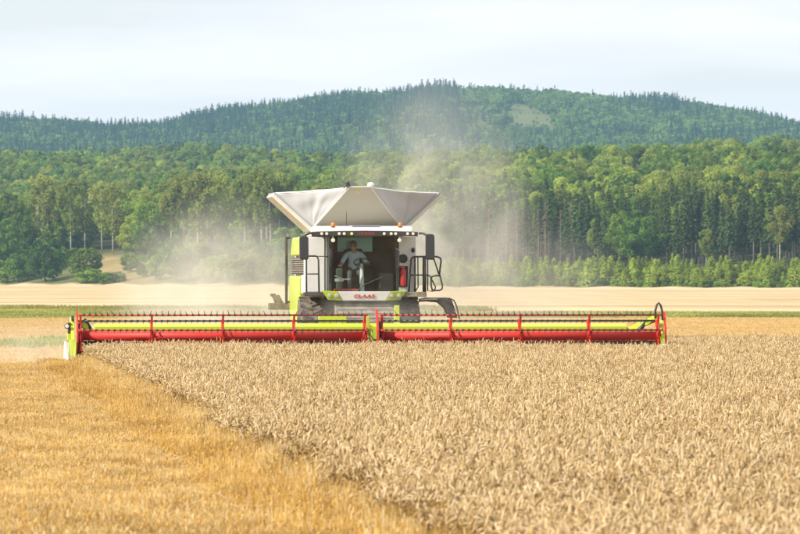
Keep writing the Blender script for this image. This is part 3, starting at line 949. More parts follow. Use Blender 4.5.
for i, (px, d, h) in enumerate([(204, 6, 4.8), (222, 9, 6.0), (240, 8, 5.0), (254, 14, 6.4), (270, 8, 5.2), (286, 8, 6.2), (300, 10, 5.6), (318, 10, 6.0)]):
    T('bushlight', px, d, h, 'green bush veiled by dust at the field edge left of the harvester', 'dusty bushes left of the harvester')
for px, d, h in [(2, 4, 5.5), (18, 6, 6.5), (28, 14, 6), (12, 30, 8), (60, 40, 5), (130, 30, 4.5), (146, 20, 5), (160, 12, 5.5), (190, 14, 6), (164, 34, 6), (212, 30, 6), (232, 34, 6.5), (262, 36, 6), (290, 34, 6.5), (196, 46, 5)]:
    T('bushlight' if h < 6 else 'bush', px, d, h, 'green shrub in the undergrowth in front of the birches', 'undergrowth before the birches')
for i in range(26):
    px = random.choice((random.uniform(-10, 80), random.uniform(125, 330)))
    T('lowbush', px, random.uniform(45, 68), random.uniform(2, 3.6), 'low shrub at the foot of the birch trunks', 'low shrubs under the birches', width=1.3)
for i in range(34):
    px = random.choice((random.uniform(-10, 85), random.uniform(118, 335), random.uniform(118, 335)))
    T('bushlight', px, random.uniform(76, 92), random.uniform(4, 7.5), 'shrub filling the gap between the birch trunks', 'shrubs between the birches')
g1 = 'birches above the dry grass bank'
NTH = ('first', 'second', 'third', 'fourth', 'fifth', 'sixth', 'seventh', 'eighth')
for i, (px, d, h) in enumerate([(37, 72, 15.5), (42, 78, 16.5), (48, 74, 16), (52, 80, 15)]):
    T('birch', px, d, h, NTH[i] + ' birch from the left in the tight group above the big rounded bush', 'birch group at far left')
T('birch', 71, 66, 16, 'single white birch with the clearest trunk, between the bushes', variant=0)
for i, (px, d, h) in enumerate([(85, 84, 14.5), (102, 76, 14.5), (113, 70, 14.5)]):
    T('birch', px, d, h, NTH[i] + ' from the left of the three thin birches behind the dry grass bank', g1)
for i, (px, d, h) in enumerate([(171, 74, 15), (184, 80, 15.5), (198, 70, 16), (207, 74, 16), (221, 84, 15)]):
    T('birch', px, d, h, NTH[i] + ' birch trunk to the right of the full green tree, above the dust', 'birches right of the full green tree')
for i, (px, d, h) in enumerate([(245, 76, 15), (254, 82, 15.5), (262, 72, 16), (267, 78, 15.5), (271, 74, 15), (279, 80, 15), (289, 84, 14)]):
    T('birch', px, d, h, NTH[i] + ' from the left in the birch row beside the left grain tank flap', 'birches beside the grain tank')
for px, d, h in [(160, 90, 11), (120, 96, 11), (62, 95, 12), (215, 96, 11), (232, 100, 12), (298, 96, 12), (318, 100, 13), (342, 92, 13), (362, 100, 14), (388, 94, 13), (408, 92, 12), (426, 96, 13), (6, 92, 13), (28, 100, 12.5), (140, 105, 12), (188, 108, 12.5), (78, 106, 12.5)]:
    T(random.choice(('mid', 'light', 'mid')), px, d, h, 'leafy tree standing behind the row of birches', 'leafy trees behind the birches')
# right: young planting, spruces
gy = 'young trees in the planted strip'
k = 0
while k < 298:
    px = random.uniform(322, 834); d = random.uniform(2, 62)
    if px < 440 and random.random() < .45: continue
    d = d if k > 60 else random.uniform(1, 9)
    T('young', px, d, max(1.6, 4.3 - 2.6 * d / 70 + random.uniform(-1.9, 1.1)), 'light green young tree in the dense strip along the field edge', gy, width=random.uniform(.95, 1.6))
    k += 1
for i in range(36):
    T('lowbush', 455 + i * 10.5 + random.uniform(-4, 4), random.uniform(0.5, 3), random.uniform(0.9, 1.8), 'low green bush at the front of the young planting', 'bushes along the front of the planting')
for i in range(110):
    d = random.uniform(1, 58)
    T('lowlight', random.uniform(430, 834), d, random.uniform(1.6, 3.2) * (1.15 - d / 130), 'light green bush filling the strip among the young trees', 'bushes among the young trees', width=random.uniform(1, 1.5))
T('darkleaf', 641, 66, 11.0, 'broad dark leafy tree in front of the spruce wood', variant=1, width=1.12)
T('mid', 619, 72, 10.5, 'leafy tree against the spruces, left of the broad dark one', variant=2, width=.7)
T('birch', 780, 68, 10.5, 'leafy birch before the spruce trunks near the right edge', width=1.1)
T('birch', 706, 66, 7.0, 'short thin birch in front of the spruces right of the broad dark tree')
T('light', 598, 74, 9, 'pale green leafy tree in front of the spruces', width=.6)
gs = 'spruces of the dark wood'
for k in range(150):
    px = 448 + 392 * (k + random.uniform(-.4, .4)) / 150
    d = random.uniform(76, 150) if k % 3 else random.uniform(70, 86)
    T('spruce', px, d, random.uniform(11.0, 14.0), 'dark spruce in the wood behind the young planting', gs)
for px in (508, 516, 522, 531, 540, 547, 560, 571, 487):
    T('dead', px + random.uniform(-2, 2), random.uniform(67, 80), random.uniform(10, 12.5), 'bare grey brown dead spruce seen through the dust right of the harvester', 'dead spruces in the dust')

def far_conifer(seed, h, r):
    return spruce(h, r, seed, 0.04, 'needle_far', 18, 6, .7)[0]


def far_round(seed):
    return broadleaf(9, 3.2, 0.3, 14, 34, .75, M['leaf_far'], seed)[0]


fp = [far_conifer(900 + i, 15, 3.1) for i in range(4)] + [far_round(950 + i) for i in range(3)]
# slope of broadleaf wood behind: the ones that show largest are single trees, the rest one mass
random.seed(33)
cand = []
for (x, d) in grid_points(-190, 170, 92, 1650, 6.8, jit=.45):
    y = treeline(x) + d
    if abs(x) > y * 0.068 + 12: continue
    if d > 1150 + 500 * math.sin(x * .023 + 1) * math.sin(x * .008): continue
    cand.append((y, x))
cand.sort()
single = 0
far_pts, far_r, far_s, far_i = [], [], [], []
flat = [pr for kd in ('mid', 'light', 'darkleaf') for pr in KIND[kd]]
KN = ['mid'] * 3 + ['light'] * 2 + ['darkleaf'] * 2
for y, x in cand:
    h = random.uniform(7.0, 13.0)
    gx = math.sin(x * .06 + y * .011) + math.sin(y * .021 - x * .03)
    ki = random.choice((0, 1, 2, 3)) if gx > 0.0 else random.choice((3, 4, 0, 4))
    if random.random() < .09: ki = random.choice((5, 6))
    z = H(x, y)
    if random.random() < .10 and px_of(x, y, z)[0] > 250:
        kd = 'spruce'
    else:
        kd = KN[ki]
    if single < 210 and abs(px_of(x, y, z)[0] - 400) < 400:
        save = dict(skyline)
        vis = note(x, y, z + h * .9, h * .25)
        if vis > 6:
            tree(kd, x, y, h, {'mid': 'mid green round crown in the mixed wood on the slope', 'light': 'yellow green round crown in the mixed wood on the slope', 'darkleaf': 'dark green round crown in the mixed wood on the slope', 'spruce': 'pointed spruce among the round crowns on the slope'}[kd],
                 {'mid': 'mid green trees of the slope wood', 'light': 'yellow green trees of the slope wood', 'darkleaf': 'dark green trees of the slope wood', 'spruce': 'spruces of the slope wood'}[kd])
            single += 1
            continue
        skyline.clear(); skyline.update(save)
    far_pts.append((x, y, z)); far_r.append(random.uniform(0, 6.28)); s = h / NOMH[KN[ki]]
    if random.random() < (y - treeline(x) - 650) / 1100:
        ki = random.choice((7, 8, 9, 10)); s = random.uniform(.5, .9)
    far_s.append((s, s, s)); far_i.append(ki)
tag(scatter('slope_wood', [c for c, t in flat] + fp[:2] + fp[4:6], far_pts, far_r, far_s, far_i), 'mixed green wood covering the slope below the blue hill', 'wood', kind='stuff')

# the far hill
random.seed(44)


random.seed(45)
pts, rots, scs, ids = [], [], [], []
for (x, y) in grid_points(-430, 430, 3250, 4520, 4.9, jit=.5):
    if abs(x) > y * 0.069 + 25: continue
    clear = in_clearing(x, y)
    if clear and random.random() < .92: continue
    t = (y - 3250) / 1150
    zone_ = math.sin(x * .017 + y * .006) + math.sin(x * .033 - y * .011 + 1.0) + 0.6 * math.sin(x * .009 + 2)
    plantation = 0.10 < t < 0.55 + .1 * math.sin(x * .03) and zone_ > -0.75
    gap = zone_ > 1.55 and 0.3 < t < 0.8
    if gap and random.random() < .6: continue
    if plantation:
        kx = random.choice((4, 5, 6, 4, 5, 0)); s = random.uniform(.35, .8)
    elif random.random() < (0.20 if x < 40 else 0.70) + .2 * (zone_ > .4):
        kx = random.choice((4, 5, 6)); s = random.uniform(.75, 1.15)
    else:
        kx = random.randrange(4); s = random.uniform(.5, .85) * (1.0 + .22 * math.sin(x * .06) * math.sin(x * .021 + 1) + .12 * math.sin(y * .05 + x * .11))
    if y > RIDGE_Y - 60 and x < -130 and random.random() < .6: continue
    if clear: kx = 4; s = random.uniform(.2, .4)
    if 56 < x < 102 and 3600 < y <= 3840: s *= .5
    pts.append((x, y, H(x, y))); rots.append(random.uniform(0, 6.28)); w = random.uniform(.85, 1.15); scs.append((s * w, s * w, s)); ids.append(kx)
tag(scatter('hill_forest', fp, pts, rots, scs, ids), 'blue green conifer forest covering the far hill', 'forest', kind='stuff')


# ------------------------------------------------------------------ combine harvester
random.seed(55)
root = empty('combine_harvester', ROOT, YAW)
tag(root, 'lime and white combine harvester cutting wheat with a very wide red reel header', 'combine harvester')


def bx(px): return (px - 362.5) / 42.93
def bz(py): return 2.2 + (275 - py) / 42.93
def hx(px): return (px - 374.0) / 44.0
def hz(py): return 2.2 + (275 - py) / 44.0


# --- header
WX0, WX1 = hx(95), hx(634)
w = MB()
w.box(WX0, WX1, 0.93, 1.0, 0.22, 0.60)
w.prism([(0.80, 0.72), (1.12, 0.72), (1.12, 1.05), (0.98, 1.09), (0.80, 1.02)], 'x', WX0, WX1)
w.prism([(0.90, 0.60), (1.06, 0.60), (1.06, 0.72), (0.90, 0.72)], 'x', WX0, WX1)
header = w.build('header', M['lime'], root, bevel=0.012)
t = MB(); t.prism([(-0.16, 0.13), (0.93, 0.13), (0.93, 0.22), (0.3, 0.20), (-0.16, 0.16)], 'x', hx(78), hx(664)); t.build('cutting_table', M['steel'], header)
t = MB()
for i in range(90):
    x = hx(80) + 13.2 * i / 90
    t.prism([(-0.26, 0.145), (-0.16, 0.13), (-0.16, 0.16)], 'x', x - 0.012, x + 0.012)
t.build('knife_finger_row', M['dark'], header)
# intake auger with flights
a = MB(); a.lathe([(0.0, hx(84)), (0.17, hx(84)), (0.17, hx(660)), (0.0, hx(660))], (0, 0.62, 0.52), 'x', 16)
for sgn in (-1, 1):
    pv = None
    for i in range(190):
        x = sgn * (0.5 + 5.9 * i / 189); th = sgn * i * 0.55
        c, s_ = math.cos(th), math.sin(th)
        q = [(x, 0.62 + .17 * c, .52 + .17 * s_), (x, 0.62 + .28 * c, .52 + .28 * s_)]
        if pv: a.add(pv + q, [(0, 1, 3, 2)])
        pv = q
a.build('intake_auger', M['dark'], header)

RC, RR, PH = (0.0, 0.81), 0.49, 14.0
SEG = [(hx(80), hx(365)), (hx(382), hx(661))]


def bar_pos(k):
    th = R(PH + 60 * k)
    return -RR * math.sin(th) + RC[0], RC[1] + RR * math.cos(th)


sp = MB()
for k in range(6):
    y, z = bar_pos(k); y2, z2 = bar_pos(k + 1)
    d = Vector((0, y - RC[0], z - RC[1])).normalized(); n_ = Vector((0, -d.z, d.y)) * 0.03
    c0 = Vector((0, RC[0], RC[1])); c1 = Vector((0, y, z)) + d * .02
    for xa in (-.022,):
        p = [c0 - n_, c0 + n_, c1 + n_ * .8, c1 - n_ * .8]
        sp.hexa([(-.024, *q[1:]) for q in p] + [(.024, *q[1:]) for q in p])
    m1 = c0 + (Vector((0, y, z)) - c0) * .62; m2 = c0 + (Vector((0, y2, z2)) - c0) * .62
    sp.tube([m1, m2], 0.016, 6)
sp.lathe([(0.0, -.05), (0.135, -.05), (0.135, .05), (0.0, .05)], (0, RC[0], RC[1]), 'x', 18)
import bmesh


def fixed(mb, name, mats, smooth=False):
    me = mb.mesh(name, mats, smooth)
    bm = bmesh.new(); bm.from_mesh(me); bmesh.ops.recalc_face_normals(bm, faces=bm.faces); bm.to_mesh(me); bm.free()
    return me


sp_me = fixed(sp, 'reel_spider', [M['red']])
for s0, s1 in SEG:
    for i in range(5):
        put('reel_spider', sp_me, header, loc=(s0 + (s1 - s0) * i / 4, 0, 0))
    t = MB(); t.lathe([(0, s0 + .02), (.103, s0 + .02), (.103, s1 - .02), (0, s1 - .02)], (0, RC[0], RC[1]), 'x', 22)
    o = t.build('reel_tube', M['red'], header, smooth=True)
    o.data.polygons.foreach_set('use_smooth', [abs(p.normal.x) < .5 for p in o.data.polygons])
    for k in range(6):
        y, z = bar_pos(k)
        t = MB(); t.tube([(s0 - .06, y, z), (s1 + .06, y, z)], 0.021, 8)
        t.build('tine_bar', M['red'] if k != 5 else M['dark'], header, smooth=True)  # rear upper bar coloured dark, its shadow and black look put into the paint
        t = MB(); n_t = 47
        for i in range(n_t):
            x = s0 + (s1 - s0) * (i + .5) / n_t
            wd = .026
            t.box(x - wd, x + wd, y - .026, y + .026, z - .025, z + .025)
            if k == 0:
                jx = random.gauss(0, .012); t.tube([(x, y, z), (x - .012 + jx, y - .01, z + .06), (x - .02 + jx * 2.2, y + .02, z + random.uniform(.085, .112))], [.010, .008, .006], 4)
            else:
                L = random.uniform(.17, .2)
                t.tube([(x, y, z), (x, y + L * .5, z - .02), (x, y + L, z - .06)], [.008, .007, .005], 4)
        tag(t.build('tine_row', M['black'], header), kind='stuff')

# left end of the header
t = MB(); t.prism([(-.30, .20), (1.12, .16), (1.12, 1.06), (.75, 1.24), (.15, 1.20), (-.30, .74)], 'x', hx(70.2), hx(74.2))
t.box(hx(67), hx(70), -.05, .6, .72, .86)
t.build('end_shield', M['lime'], header, bevel=.01)
t = MB(); x0, x1 = hx(62), hx(69)
t.hexa([(x0 + .05, -1.2, .15), (x1 - .02, -1.2, .13), (x1 - .003, -.30, .13), (x0, -.30, .20), (x0 + .09, -1.15, .21), (x1 - .02, -1.15, .22), (x1 - .003, -.3, .66), (x0 + .035, -.3, .72)])
t.build('divider_nose', M['cream'], header, bevel=.02)
t = MB(); t.box(hx(67.6), hx(70), -.02, .4, .80, 1.12); t.box(hx(71), hx(73.5), -.03, .3, 1.16, 1.27); t.build('dark_gap_block', M['black'], header, bevel=.01)  # black boxes added as the shaded gaps of the end shield
t = MB(); x0, x1 = hx(69), hx(76)
t.hexa([(x0, -1.28, .12), (x1 - .05, -1.28, .12), (x1, -.302, .13), (x0, -.302, .13), (x0, -1.24, .23), (x1 - .05, -1.24, .22), (x1, -.302, .70), (x0, -.302, .75)])
t.build('divider_nose', M['lime'], header, bevel=.015)
t = MB(); t.tube([(hx(66), -1.0, .16), (hx(61), -1.0, .24), (hx(57.5), -.95, .33)], [.03, .028, .02], 6); t.build('divider_rod', M['lime'], header)
t = MB(); t.prism([(-.28, .75), (-.22, 1.0), (.0, 1.32), (.1, 1.38), (.14, 1.3), (-.1, .98), (-.2, .3), (-.28, .3)], 'x', hx(76), hx(77.6)); t.build('end_guard', M['red'], header)
t = MB(); t.box(hx(77.8), hx(82.5), -.2, .4, .14, .42); t.box(hx(78), hx(80), .1, .5, .42, 1.1); t.tube([(hx(79), -.1, .4), (hx(80), -.1, .7), (hx(78.5), 0, 1.05)], .035, 6); t.build('drive_gear', M['black'], header, bevel=.01)
t = MB(); t.ball((hx(66.5), -.1, hz(326.2)), (.062, .05, .062)); t.tube([(hx(66.5), -.05, hz(326.2)), (hx(70), .1, 1.0)], .018, 5); o = t.build('end_lamp', M['black'], header, smooth=True)
t = MB(); t.lathe([(0, -.155), (.04, -.15), (.045, -.13)], (hx(66.5), 0, hz(326.2)), 'y', 12); t.build('lamp_glass', M['lamp'], header)
# reel lift arms and white corner
for sx, a_, b_ in ((1, 634, 660), (-1, 96, 82)):
    t = MB(); xa, xb = hx(a_), hx(b_)
    t.hexa([(xa - .02, .86, .86), (xa + .02, .86, .86), (xb + .03, .35, 1.12), (xb - .03, .35, 1.12), (xa - .02, .86, .98), (xa + .02, .86, .98), (xb + .03, .35, 1.27), (xb - .03, .35, 1.27)] if sx > 0 else
           [(xb - .03, .35, 1.0), (xb + .03, .35, 1.0), (xa + .02, .79, .80), (xa - .02, .79, .80), (xb - .03, .35, 1.15), (xb + .03, .35, 1.15), (xa + .02, .79, .92), (xa - .02, .79, .92)])
    t.build('reel_arm', M['lime'], header, bevel=.008)
    t = MB(); c0 = hx(648 if sx > 0 else 90); t.tube([(c0 - .1, .62, .92), (c0, .58, 1.0), (c0 + .12 * sx, .5, 1.2)], [.05, .05, .03], 8); t.build('lift_cylinder', M['black'], header)
t = MB(); t.box(hx(84), hx(95) - .005, .95, 1.0, .74, 1.05); t.build('corner_plate', M['white'], header)
t = MB(); t.box(hx(80), WX0 - .004, .94, 1.0, .2, .62); t.build('low_back_wall', M['lime'], header)
t = MB(); t.box(WX1 + .004, hx(663), .94, 1.0, .2, .62); t.build('low_back_wall', M['lime'], header)
# right end
t = MB(); t.prism([(-.25, .2), (1.1, .16), (1.1, .9), (.7, 1.18), (.1, 1.16), (-.25, .8)], 'x', hx(663), hx(667)); t.box(hx(667), hx(669), -.1, .1, .62, .78); t.build('end_shield', M['lime'], header, bevel=.01)
t = MB(); t.hexa([(hx(664), -1.2, .13), (hx(667), -1.2, .13), (hx(669.5), -.26, .13), (hx(663), -.26, .13), (hx(664), -1.15, .2), (hx(667), -1.15, .2), (hx(668.5), -.26, .62), (hx(663), -.26, .66)]); t.build('divider_nose', M['white'], header, bevel=.012)
t = MB(); t.prism([(-.26, .7), (-.2, 1.0), (.0, 1.30), (.1, 1.36), (.14, 1.28), (-.08, .98), (-.18, .5), (-.26, .5)], 'x', hx(667.2), hx(668.8))
t.build('end_guard', M['red'], header)
t = MB(); t.tube([(hx(660), .2, 1.2), (hx(659.5), .2, 1.38), (hx(661), .2, 1.52), (hx(663), .2, 1.56), (hx(665), .2, 1.5), (hx(666.5), .2, 1.36), (hx(667), .2, 1.15)], .026, 8); t.build('hydraulic_hose', M['black'], header, smooth=True)
t = MB(); t.ball((hx(669.5), -.12, .5), (.05, .05, .07)); t.build('end_lamp', M['black'], header, smooth=True)
# centre of the header between the two reels
t = MB(); t.hexa([(hx(368), .2, .55), (hx(372.5), .2, .55), (hx(372.5), .35, .55), (hx(368), .35, .55), (hx(367.5), .2, 1.25), (hx(370.5), .2, 1.25), (hx(370.5), .35, 1.25), (hx(367.5), .35, 1.25)])
t.hexa([(hx(373), -.05, .5), (hx(375), -.05, .5), (hx(375), .1, .5), (hx(373), .1, .5), (hx(370.5), -.05, 1.05), (hx(372.5), -.05, 1.05), (hx(372.5), .1, 1.05), (hx(370.5), .1, 1.05)])
t.build('centre_arm', M['lime'], header, bevel=.01)
t = MB(); t.prism([(-.42, .62), (-.38, .95), (-.2, 1.25), (.05, 1.42), (.12, 1.36), (-.1, 1.15), (-.26, .9), (-.3, .62), (-.2, .35), (-.3, .35)], 'x', hx(376), hx(378.3)); t.build('centre_guard', M['red'], header, bevel=.008)
t = MB(); t.box(hx(379), hx(381.5), -.2, .2, .5, 1.1); t.tube([(hx(379.5), -.22, 1.15), (hx(380.5), -.24, .9), (hx(379.2), -.24, .6)], .035, 6); t.ball((hx(380), -.2, .48), (.09, .06, .05)); t.build('reel_drive', M['black'], header)
t = MB(); t.box(hx(322), hx(350), 1.06, 1.3, 1.10, 1.28); t.build('centre_frame', M['lime'], header, bevel=.01)
t = MB(); t.prism([(1.05, 1.06), (1.5, 1.06), (1.3, 1.5), (1.15, 1.5)], 'x', hx(399), hx(404)); t.build('feeder_bracket', M['lime_dusty'], header, bevel=.01)

# --- feeder house
t = MB()
t.hexa([(-.78, 1.13, .22), (.78, 1.13, .22), (.66, 3.5, .92), (-.66, 3.5, .92), (-.78, 1.13, 1.0), (.78, 1.13, 1.0), (.66, 3.5, 1.58), (-.66, 3.5, 1.58)])
feeder = t.build('feeder_house', M['dusty'], root, bevel=.02)
for i in range(5):
    f = .15 + .17 * i
    t = MB(); y = 1.13 + 2.37 * f; z = 1.0 + .58 * f
    t.box(-.64, .64, y - .03, y + .03, z, z + .035); t.build('stiffener', M['dusty'], feeder)
for sx in (-1, 1):
    t = MB(); t.tube([(sx * .82, 1.5, .75), (sx * .86, 3.0, .85)], [.06, .06], 10); t.tube([(sx * .86, 3.0, .85), (sx * .86, 3.9, .92)], .085, 10); t.build('lift_cylinder', M['dark'], feeder)

# --- body
t = MB()
t.prism([(4.95, 1.05), (4.95, 3.10), (8.6, 3.12), (9.4, 2.7), (9.6, 1.5), (8.8, 1.15), (5.2, 1.0)], 'x', -1.22, 1.18)
t.prism([(3.555, 1.75), (3.555, 3.06), (4.952, 3.095), (4.952, 1.3), (4.4, 1.62)], 'x', -1.218, -.85)
t.prism([(3.555, 1.75), (3.555, 3.06), (4.952, 3.095), (4.952, 1.3), (4.4, 1.62)], 'x', .85, 1.178)
body = t.build('body', M['cream'], root, bevel=.03)
XL, XR = -1.36, 1.26
for sx, X0, X1 in ((-1, XL, -1.225), (1, 1.185, XR)):
    t = MB(); t.prism([(3.62, 2.66), (3.70, 3.10), (8.3, 3.10), (9.0, 2.66)], 'x', X0, X1); t.build('upper_side_panel', M['lime'], body, bevel=.04)
    t = MB(); t.prism([(4.9, 2.18), (9.15, 2.18), (9.2, 1.5), (8.4, 1.0), (6.0, .80), (5.4, 1.0), (5.1, 1.75)], 'x', X0 - .02 * (sx < 0), X1 + .02 * (sx > 0)); t.build('lower_side_panel', M['lime'], body, bevel=.04)
    t = MB(); t.prism([(3.58, 1.76), (5.05, 1.76), (4.86, 2.2), (3.99, 2.2), (3.99, 2.62), (3.58, 2.62)], 'x', X0 + .01 * (sx < 0), X1 - .01 * (sx > 0)); t.build('corner_panel', M['white'], body, bevel=.02)
    t = MB(); t.box(X0 + .05 if sx < 0 else X0, X1 if sx < 0 else X1 - .05, 4.05, 9.1, 2.22, 2.62); gr = t.build('side_grille', M['black'], body)
    for i in range(7):
        t = MB(); z = 2.25 + i * .052; xx = (X0 + .01, X0 + .048) if sx < 0 else (X1 - .048, X1 - .01)
        t.hexa([(xx[0], 4.06, z), (xx[1], 4.06, z + .012), (xx[1], 9.08, z + .012), (xx[0], 9.08, z), (xx[0], 4.06, z + .018), (xx[1], 4.06, z + .034), (xx[1], 9.08, z + .034), (xx[0], 9.08, z + .018)])
        t.build('slat', M['steel'], gr)
# front wall panels beside the cab
for i, (x0, x1, z0, z1) in enumerate([(XL + .02, -.83, 1.80, 2.62), (XL + .02, -.83, 2.635, 3.08), (.83, XR - .01, 1.80, 3.10)]):
    t = MB(); t.box(x0, x1, 3.46, 3.55, z0, z1); t.build('front_panel', M['white'] if i != 2 else M['white'], body, bevel=.015)
t = MB(); t.box(-.90, -.875, 3.44, 3.47, 1.8, 3.08); t.build('door_seam', M['black'], body)
# fire extinguisher niche, filler cap
t = MB(); t.prism([(bx(398.5), bz(287)), (bx(407.5), bz(287)), (bx(408), bz(266)), (bx(398.5), bz(266))], 'y', 3.435, 3.459); t.build('niche', M['black'], body, bevel=.008)
t = MB(); c = bx(403); t.lathe([(0, bz(286)), (.062, bz(286)), (.068, bz(284.5)), (.068, bz(271)), (.04, bz(269)), (.02, bz(268)), (0, bz(268))], (c, 3.37, 0), 'z', 14)
t.box(c - .05, c + .03, 3.34, 3.39, bz(268), bz(266.8)); t.build('fire_extinguisher', M['extinguisher'], body, smooth=False)
t = MB(); t.prism([(c + .11 * math.cos(q) * (1 if abs(math.cos(q)) < .8 else .97), bz(258.5) + .105 * math.sin(q)) for q in [6.283 * i / 16 for i in range(16)]], 'y', 3.40, 3.459); t.build('filler_cover', M['black'], body, bevel=.015)
t = MB(); t.ball((bx(413), 3.4, bz(250)), (.045, .04, .06)); t.build('rear_lamp', M['black'], body)
# ledges, handrails, rear rail, spreader
t = MB(); t.box(bx(302.5), bx(322), 3.02, 3.5, bz(296), bz(292.2)); t.build('step_ledge', M['dark'], body, bevel=.012)
t = MB(); t.box(bx(404), bx(425), 2.95, 4.2, bz(297), bz(292)); t.build('platform', M['dusty'], body, bevel=.012)


def rail(pts, y, r=.02, closed=False):
    q = [(bx(a), y, bz(b)) for a, b in pts]
    return q + [q[0]] if closed else q


t = MB()
t.tube(rail([(305, 293), (304.8, 259), (306, 256.6), (308, 256), (314, 256), (316, 257), (317, 260), (317.6, 293)], 3.1), .021, 7)
t.tube(rail([(305, 274), (317.2, 274)], 3.1), .017, 6)
t.build('handrail', M['dark'], body, smooth=True)
t = MB()
t.tube(rail([(408.3, 292), (409.5, 275), (410.6, 260), (411.6, 257.6), (414, 256.6), (437, 256.6), (440, 258), (440.8, 260.5), (439.2, 274), (442.2, 286), (441.6, 289), (439.5, 290.3), (434, 290.6), (431.8, 289.5), (430.8, 286), (430.6, 279), (431.6, 276.6), (434, 275.8), (438.8, 275.4)], 3.3), .022, 7)
t.tube(rail([(433, 257), (438.5, 274)], 3.3), .02, 6)
t.tube(rail([(409.5, 275), (428, 275), (430, 276.5), (435.3, 287), (434.5, 290)], 3.32), .018, 6)
t.tube(rail([(414.5, 257), (414.5, 292)], 3.3), .024, 6)
t.tube(rail([(417.5, 257), (417.8, 287), (415, 291.5)], 3.32), .016, 6)
t.tube(rail([(427.5, 257), (427.5, 291), (433, 291.3)], 3.34), .018, 6)
t.tube(rail([(424, 256), (424, 294)], 3.3), .045, 8)
t.build('boarding_rail', M['dark'], body, smooth=True)
t = MB(); t.prism([(bx(a), bz(b)) for a, b in [(419, 299), (425, 297.6), (446, 297.6), (451, 301), (456, 318), (448, 318), (443.5, 308), (437, 302.6), (425, 301.6), (419, 302)]], 'y', 3.0, 3.5)
t.tube(rail([(447, 298), (452.5, 300.5), (455, 306), (458, 319)], 2.95), .02, 6)
t.tube(rail([(443, 300), (447.5, 302), (450, 308), (452, 318)], 2.95), .016, 6)
t.build('boarding_ladder', M['dark'], body)
t = MB(); t.tube([(bx(419), 3.0, bz(299.5)), (bx(436), 2.98, bz(299.5))], .02, 6); t.build('ladder_strut', M['steel'], body)
t = MB(); t.tube([(-1.46, 8.9, 1.5), (-1.46, 8.9, 3.12)], .035, 7); t.tube([(-1.46, 8.9, 3.1), (-1.36, 8.9, 3.1)], .03, 6); t.tube([(-1.46, 8.9, 1.55), (-1.36, 8.9, 1.55)], .03, 6); t.build('rear_rail', M['dark'], body)
t = MB(); t.box(-1.88, -1.35, 9.0, 9.35, 1.36, 1.52); t.hexa([(-1.72, 9.1, 1.5), (-1.5, 9.1, 1.5), (-1.5, 9.25, 1.5), (-1.72, 9.25, 1.5), (-1.80, 9.1, 1.70), (-1.62, 9.1, 1.72), (-1.62, 9.25, 1.72), (-1.80, 9.25, 1.70)]); t.box(-1.84, -1.7, 9.1, 9.25, 1.68, 1.75); t.build('chaff_spreader', M['dusty'], body, bevel=.015)


# --- wheels
def wheel(x, y, r, wd, front):
    t = MB()
    h = wd / 2
    t.lathe([(r * .55, -h * .8), (r * .7, -h), (r * .93, -h), (r, -h * .8), (r, h * .8), (r * .93, h), (r * .7, h), (r * .55, h * .8)], (x, y, r), 'x', 36)
    nl = 22
    for i in range(nl):
        for s_ in (-1, 1):
            a0 = 6.283 * (i + .25 * s_) / nl
            a1 = a0 + .16
            pts_ = []
            for rr in (r * .99, r * 1.045):
                for (xx, aa) in ((x + s_ * h * .98, a0), (x + s_ * h * .02, a1), (x + s_ * h * .02, a1 + .07), (x + s_ * h * .98, a0 + .07)):
                    pts_.append((xx, y + rr * math.cos(aa), r + rr * math.sin(aa)))
            t.hexa(pts_)
    wl_ = t.build('wheel', M['rubber'], root)
    t = MB(); t.lathe([(0, -h * .3), (r * .2, -h * .35), (r * .25, -h * .1), (r * .5, -h * .2), (r * .56, -h * .82), (r * .56, h * .82), (r * .5, h * .2), (r * .25, h * .1), (r * .2, h * .35), (0, h * .3)], (x, y, r), 'x', 24)
    t.build('rim', M['white'], wl_)


wheel(-1.18, 4.35, .83, .52, True); wheel(1.10, 4.35, .83, .52, True)
wheel(-1.12, 8.3, .58, .42, False); wheel(1.08, 8.3, .58, .42, False)
t = MB(); t.box(-.9, .85, 4.2, 4.5, .7, .98); t.box(-.85, .8, 8.2, 8.4, .5, .66); t.build('axle', M['dusty'], root)

# --- grain tank with open flaps
YF, YB, ZB = 5.2, 7.7, 3.31
HW = 1.04
t = MB(); t.hexa([(-1.1, 4.95, 3.115), (1.1, 4.95, 3.115), (1.1, 7.9, 3.115), (-1.1, 7.9, 3.115), (-HW, YF, ZB), (HW, YF, ZB), (HW, YB, ZB), (-HW, YB, ZB)])
tank = t.build('grain_tank', M['white'], root, bevel=.02)
A = [Vector((-HW, YF, ZB)), Vector((HW, YF, ZB)), Vector((.26, 4.25, 4.26)), Vector((-.26, 4.25, 4.26))]


def slab(p, th, name, mat, par, bevel=.008):
    n = (p[1] - p[0]).cross(p[3] - p[0]).normalized() * th
    t = MB(); t.hexa([q for q in p] + [q + n for q in p]); return t.build(name, mat, par, bevel=bevel)


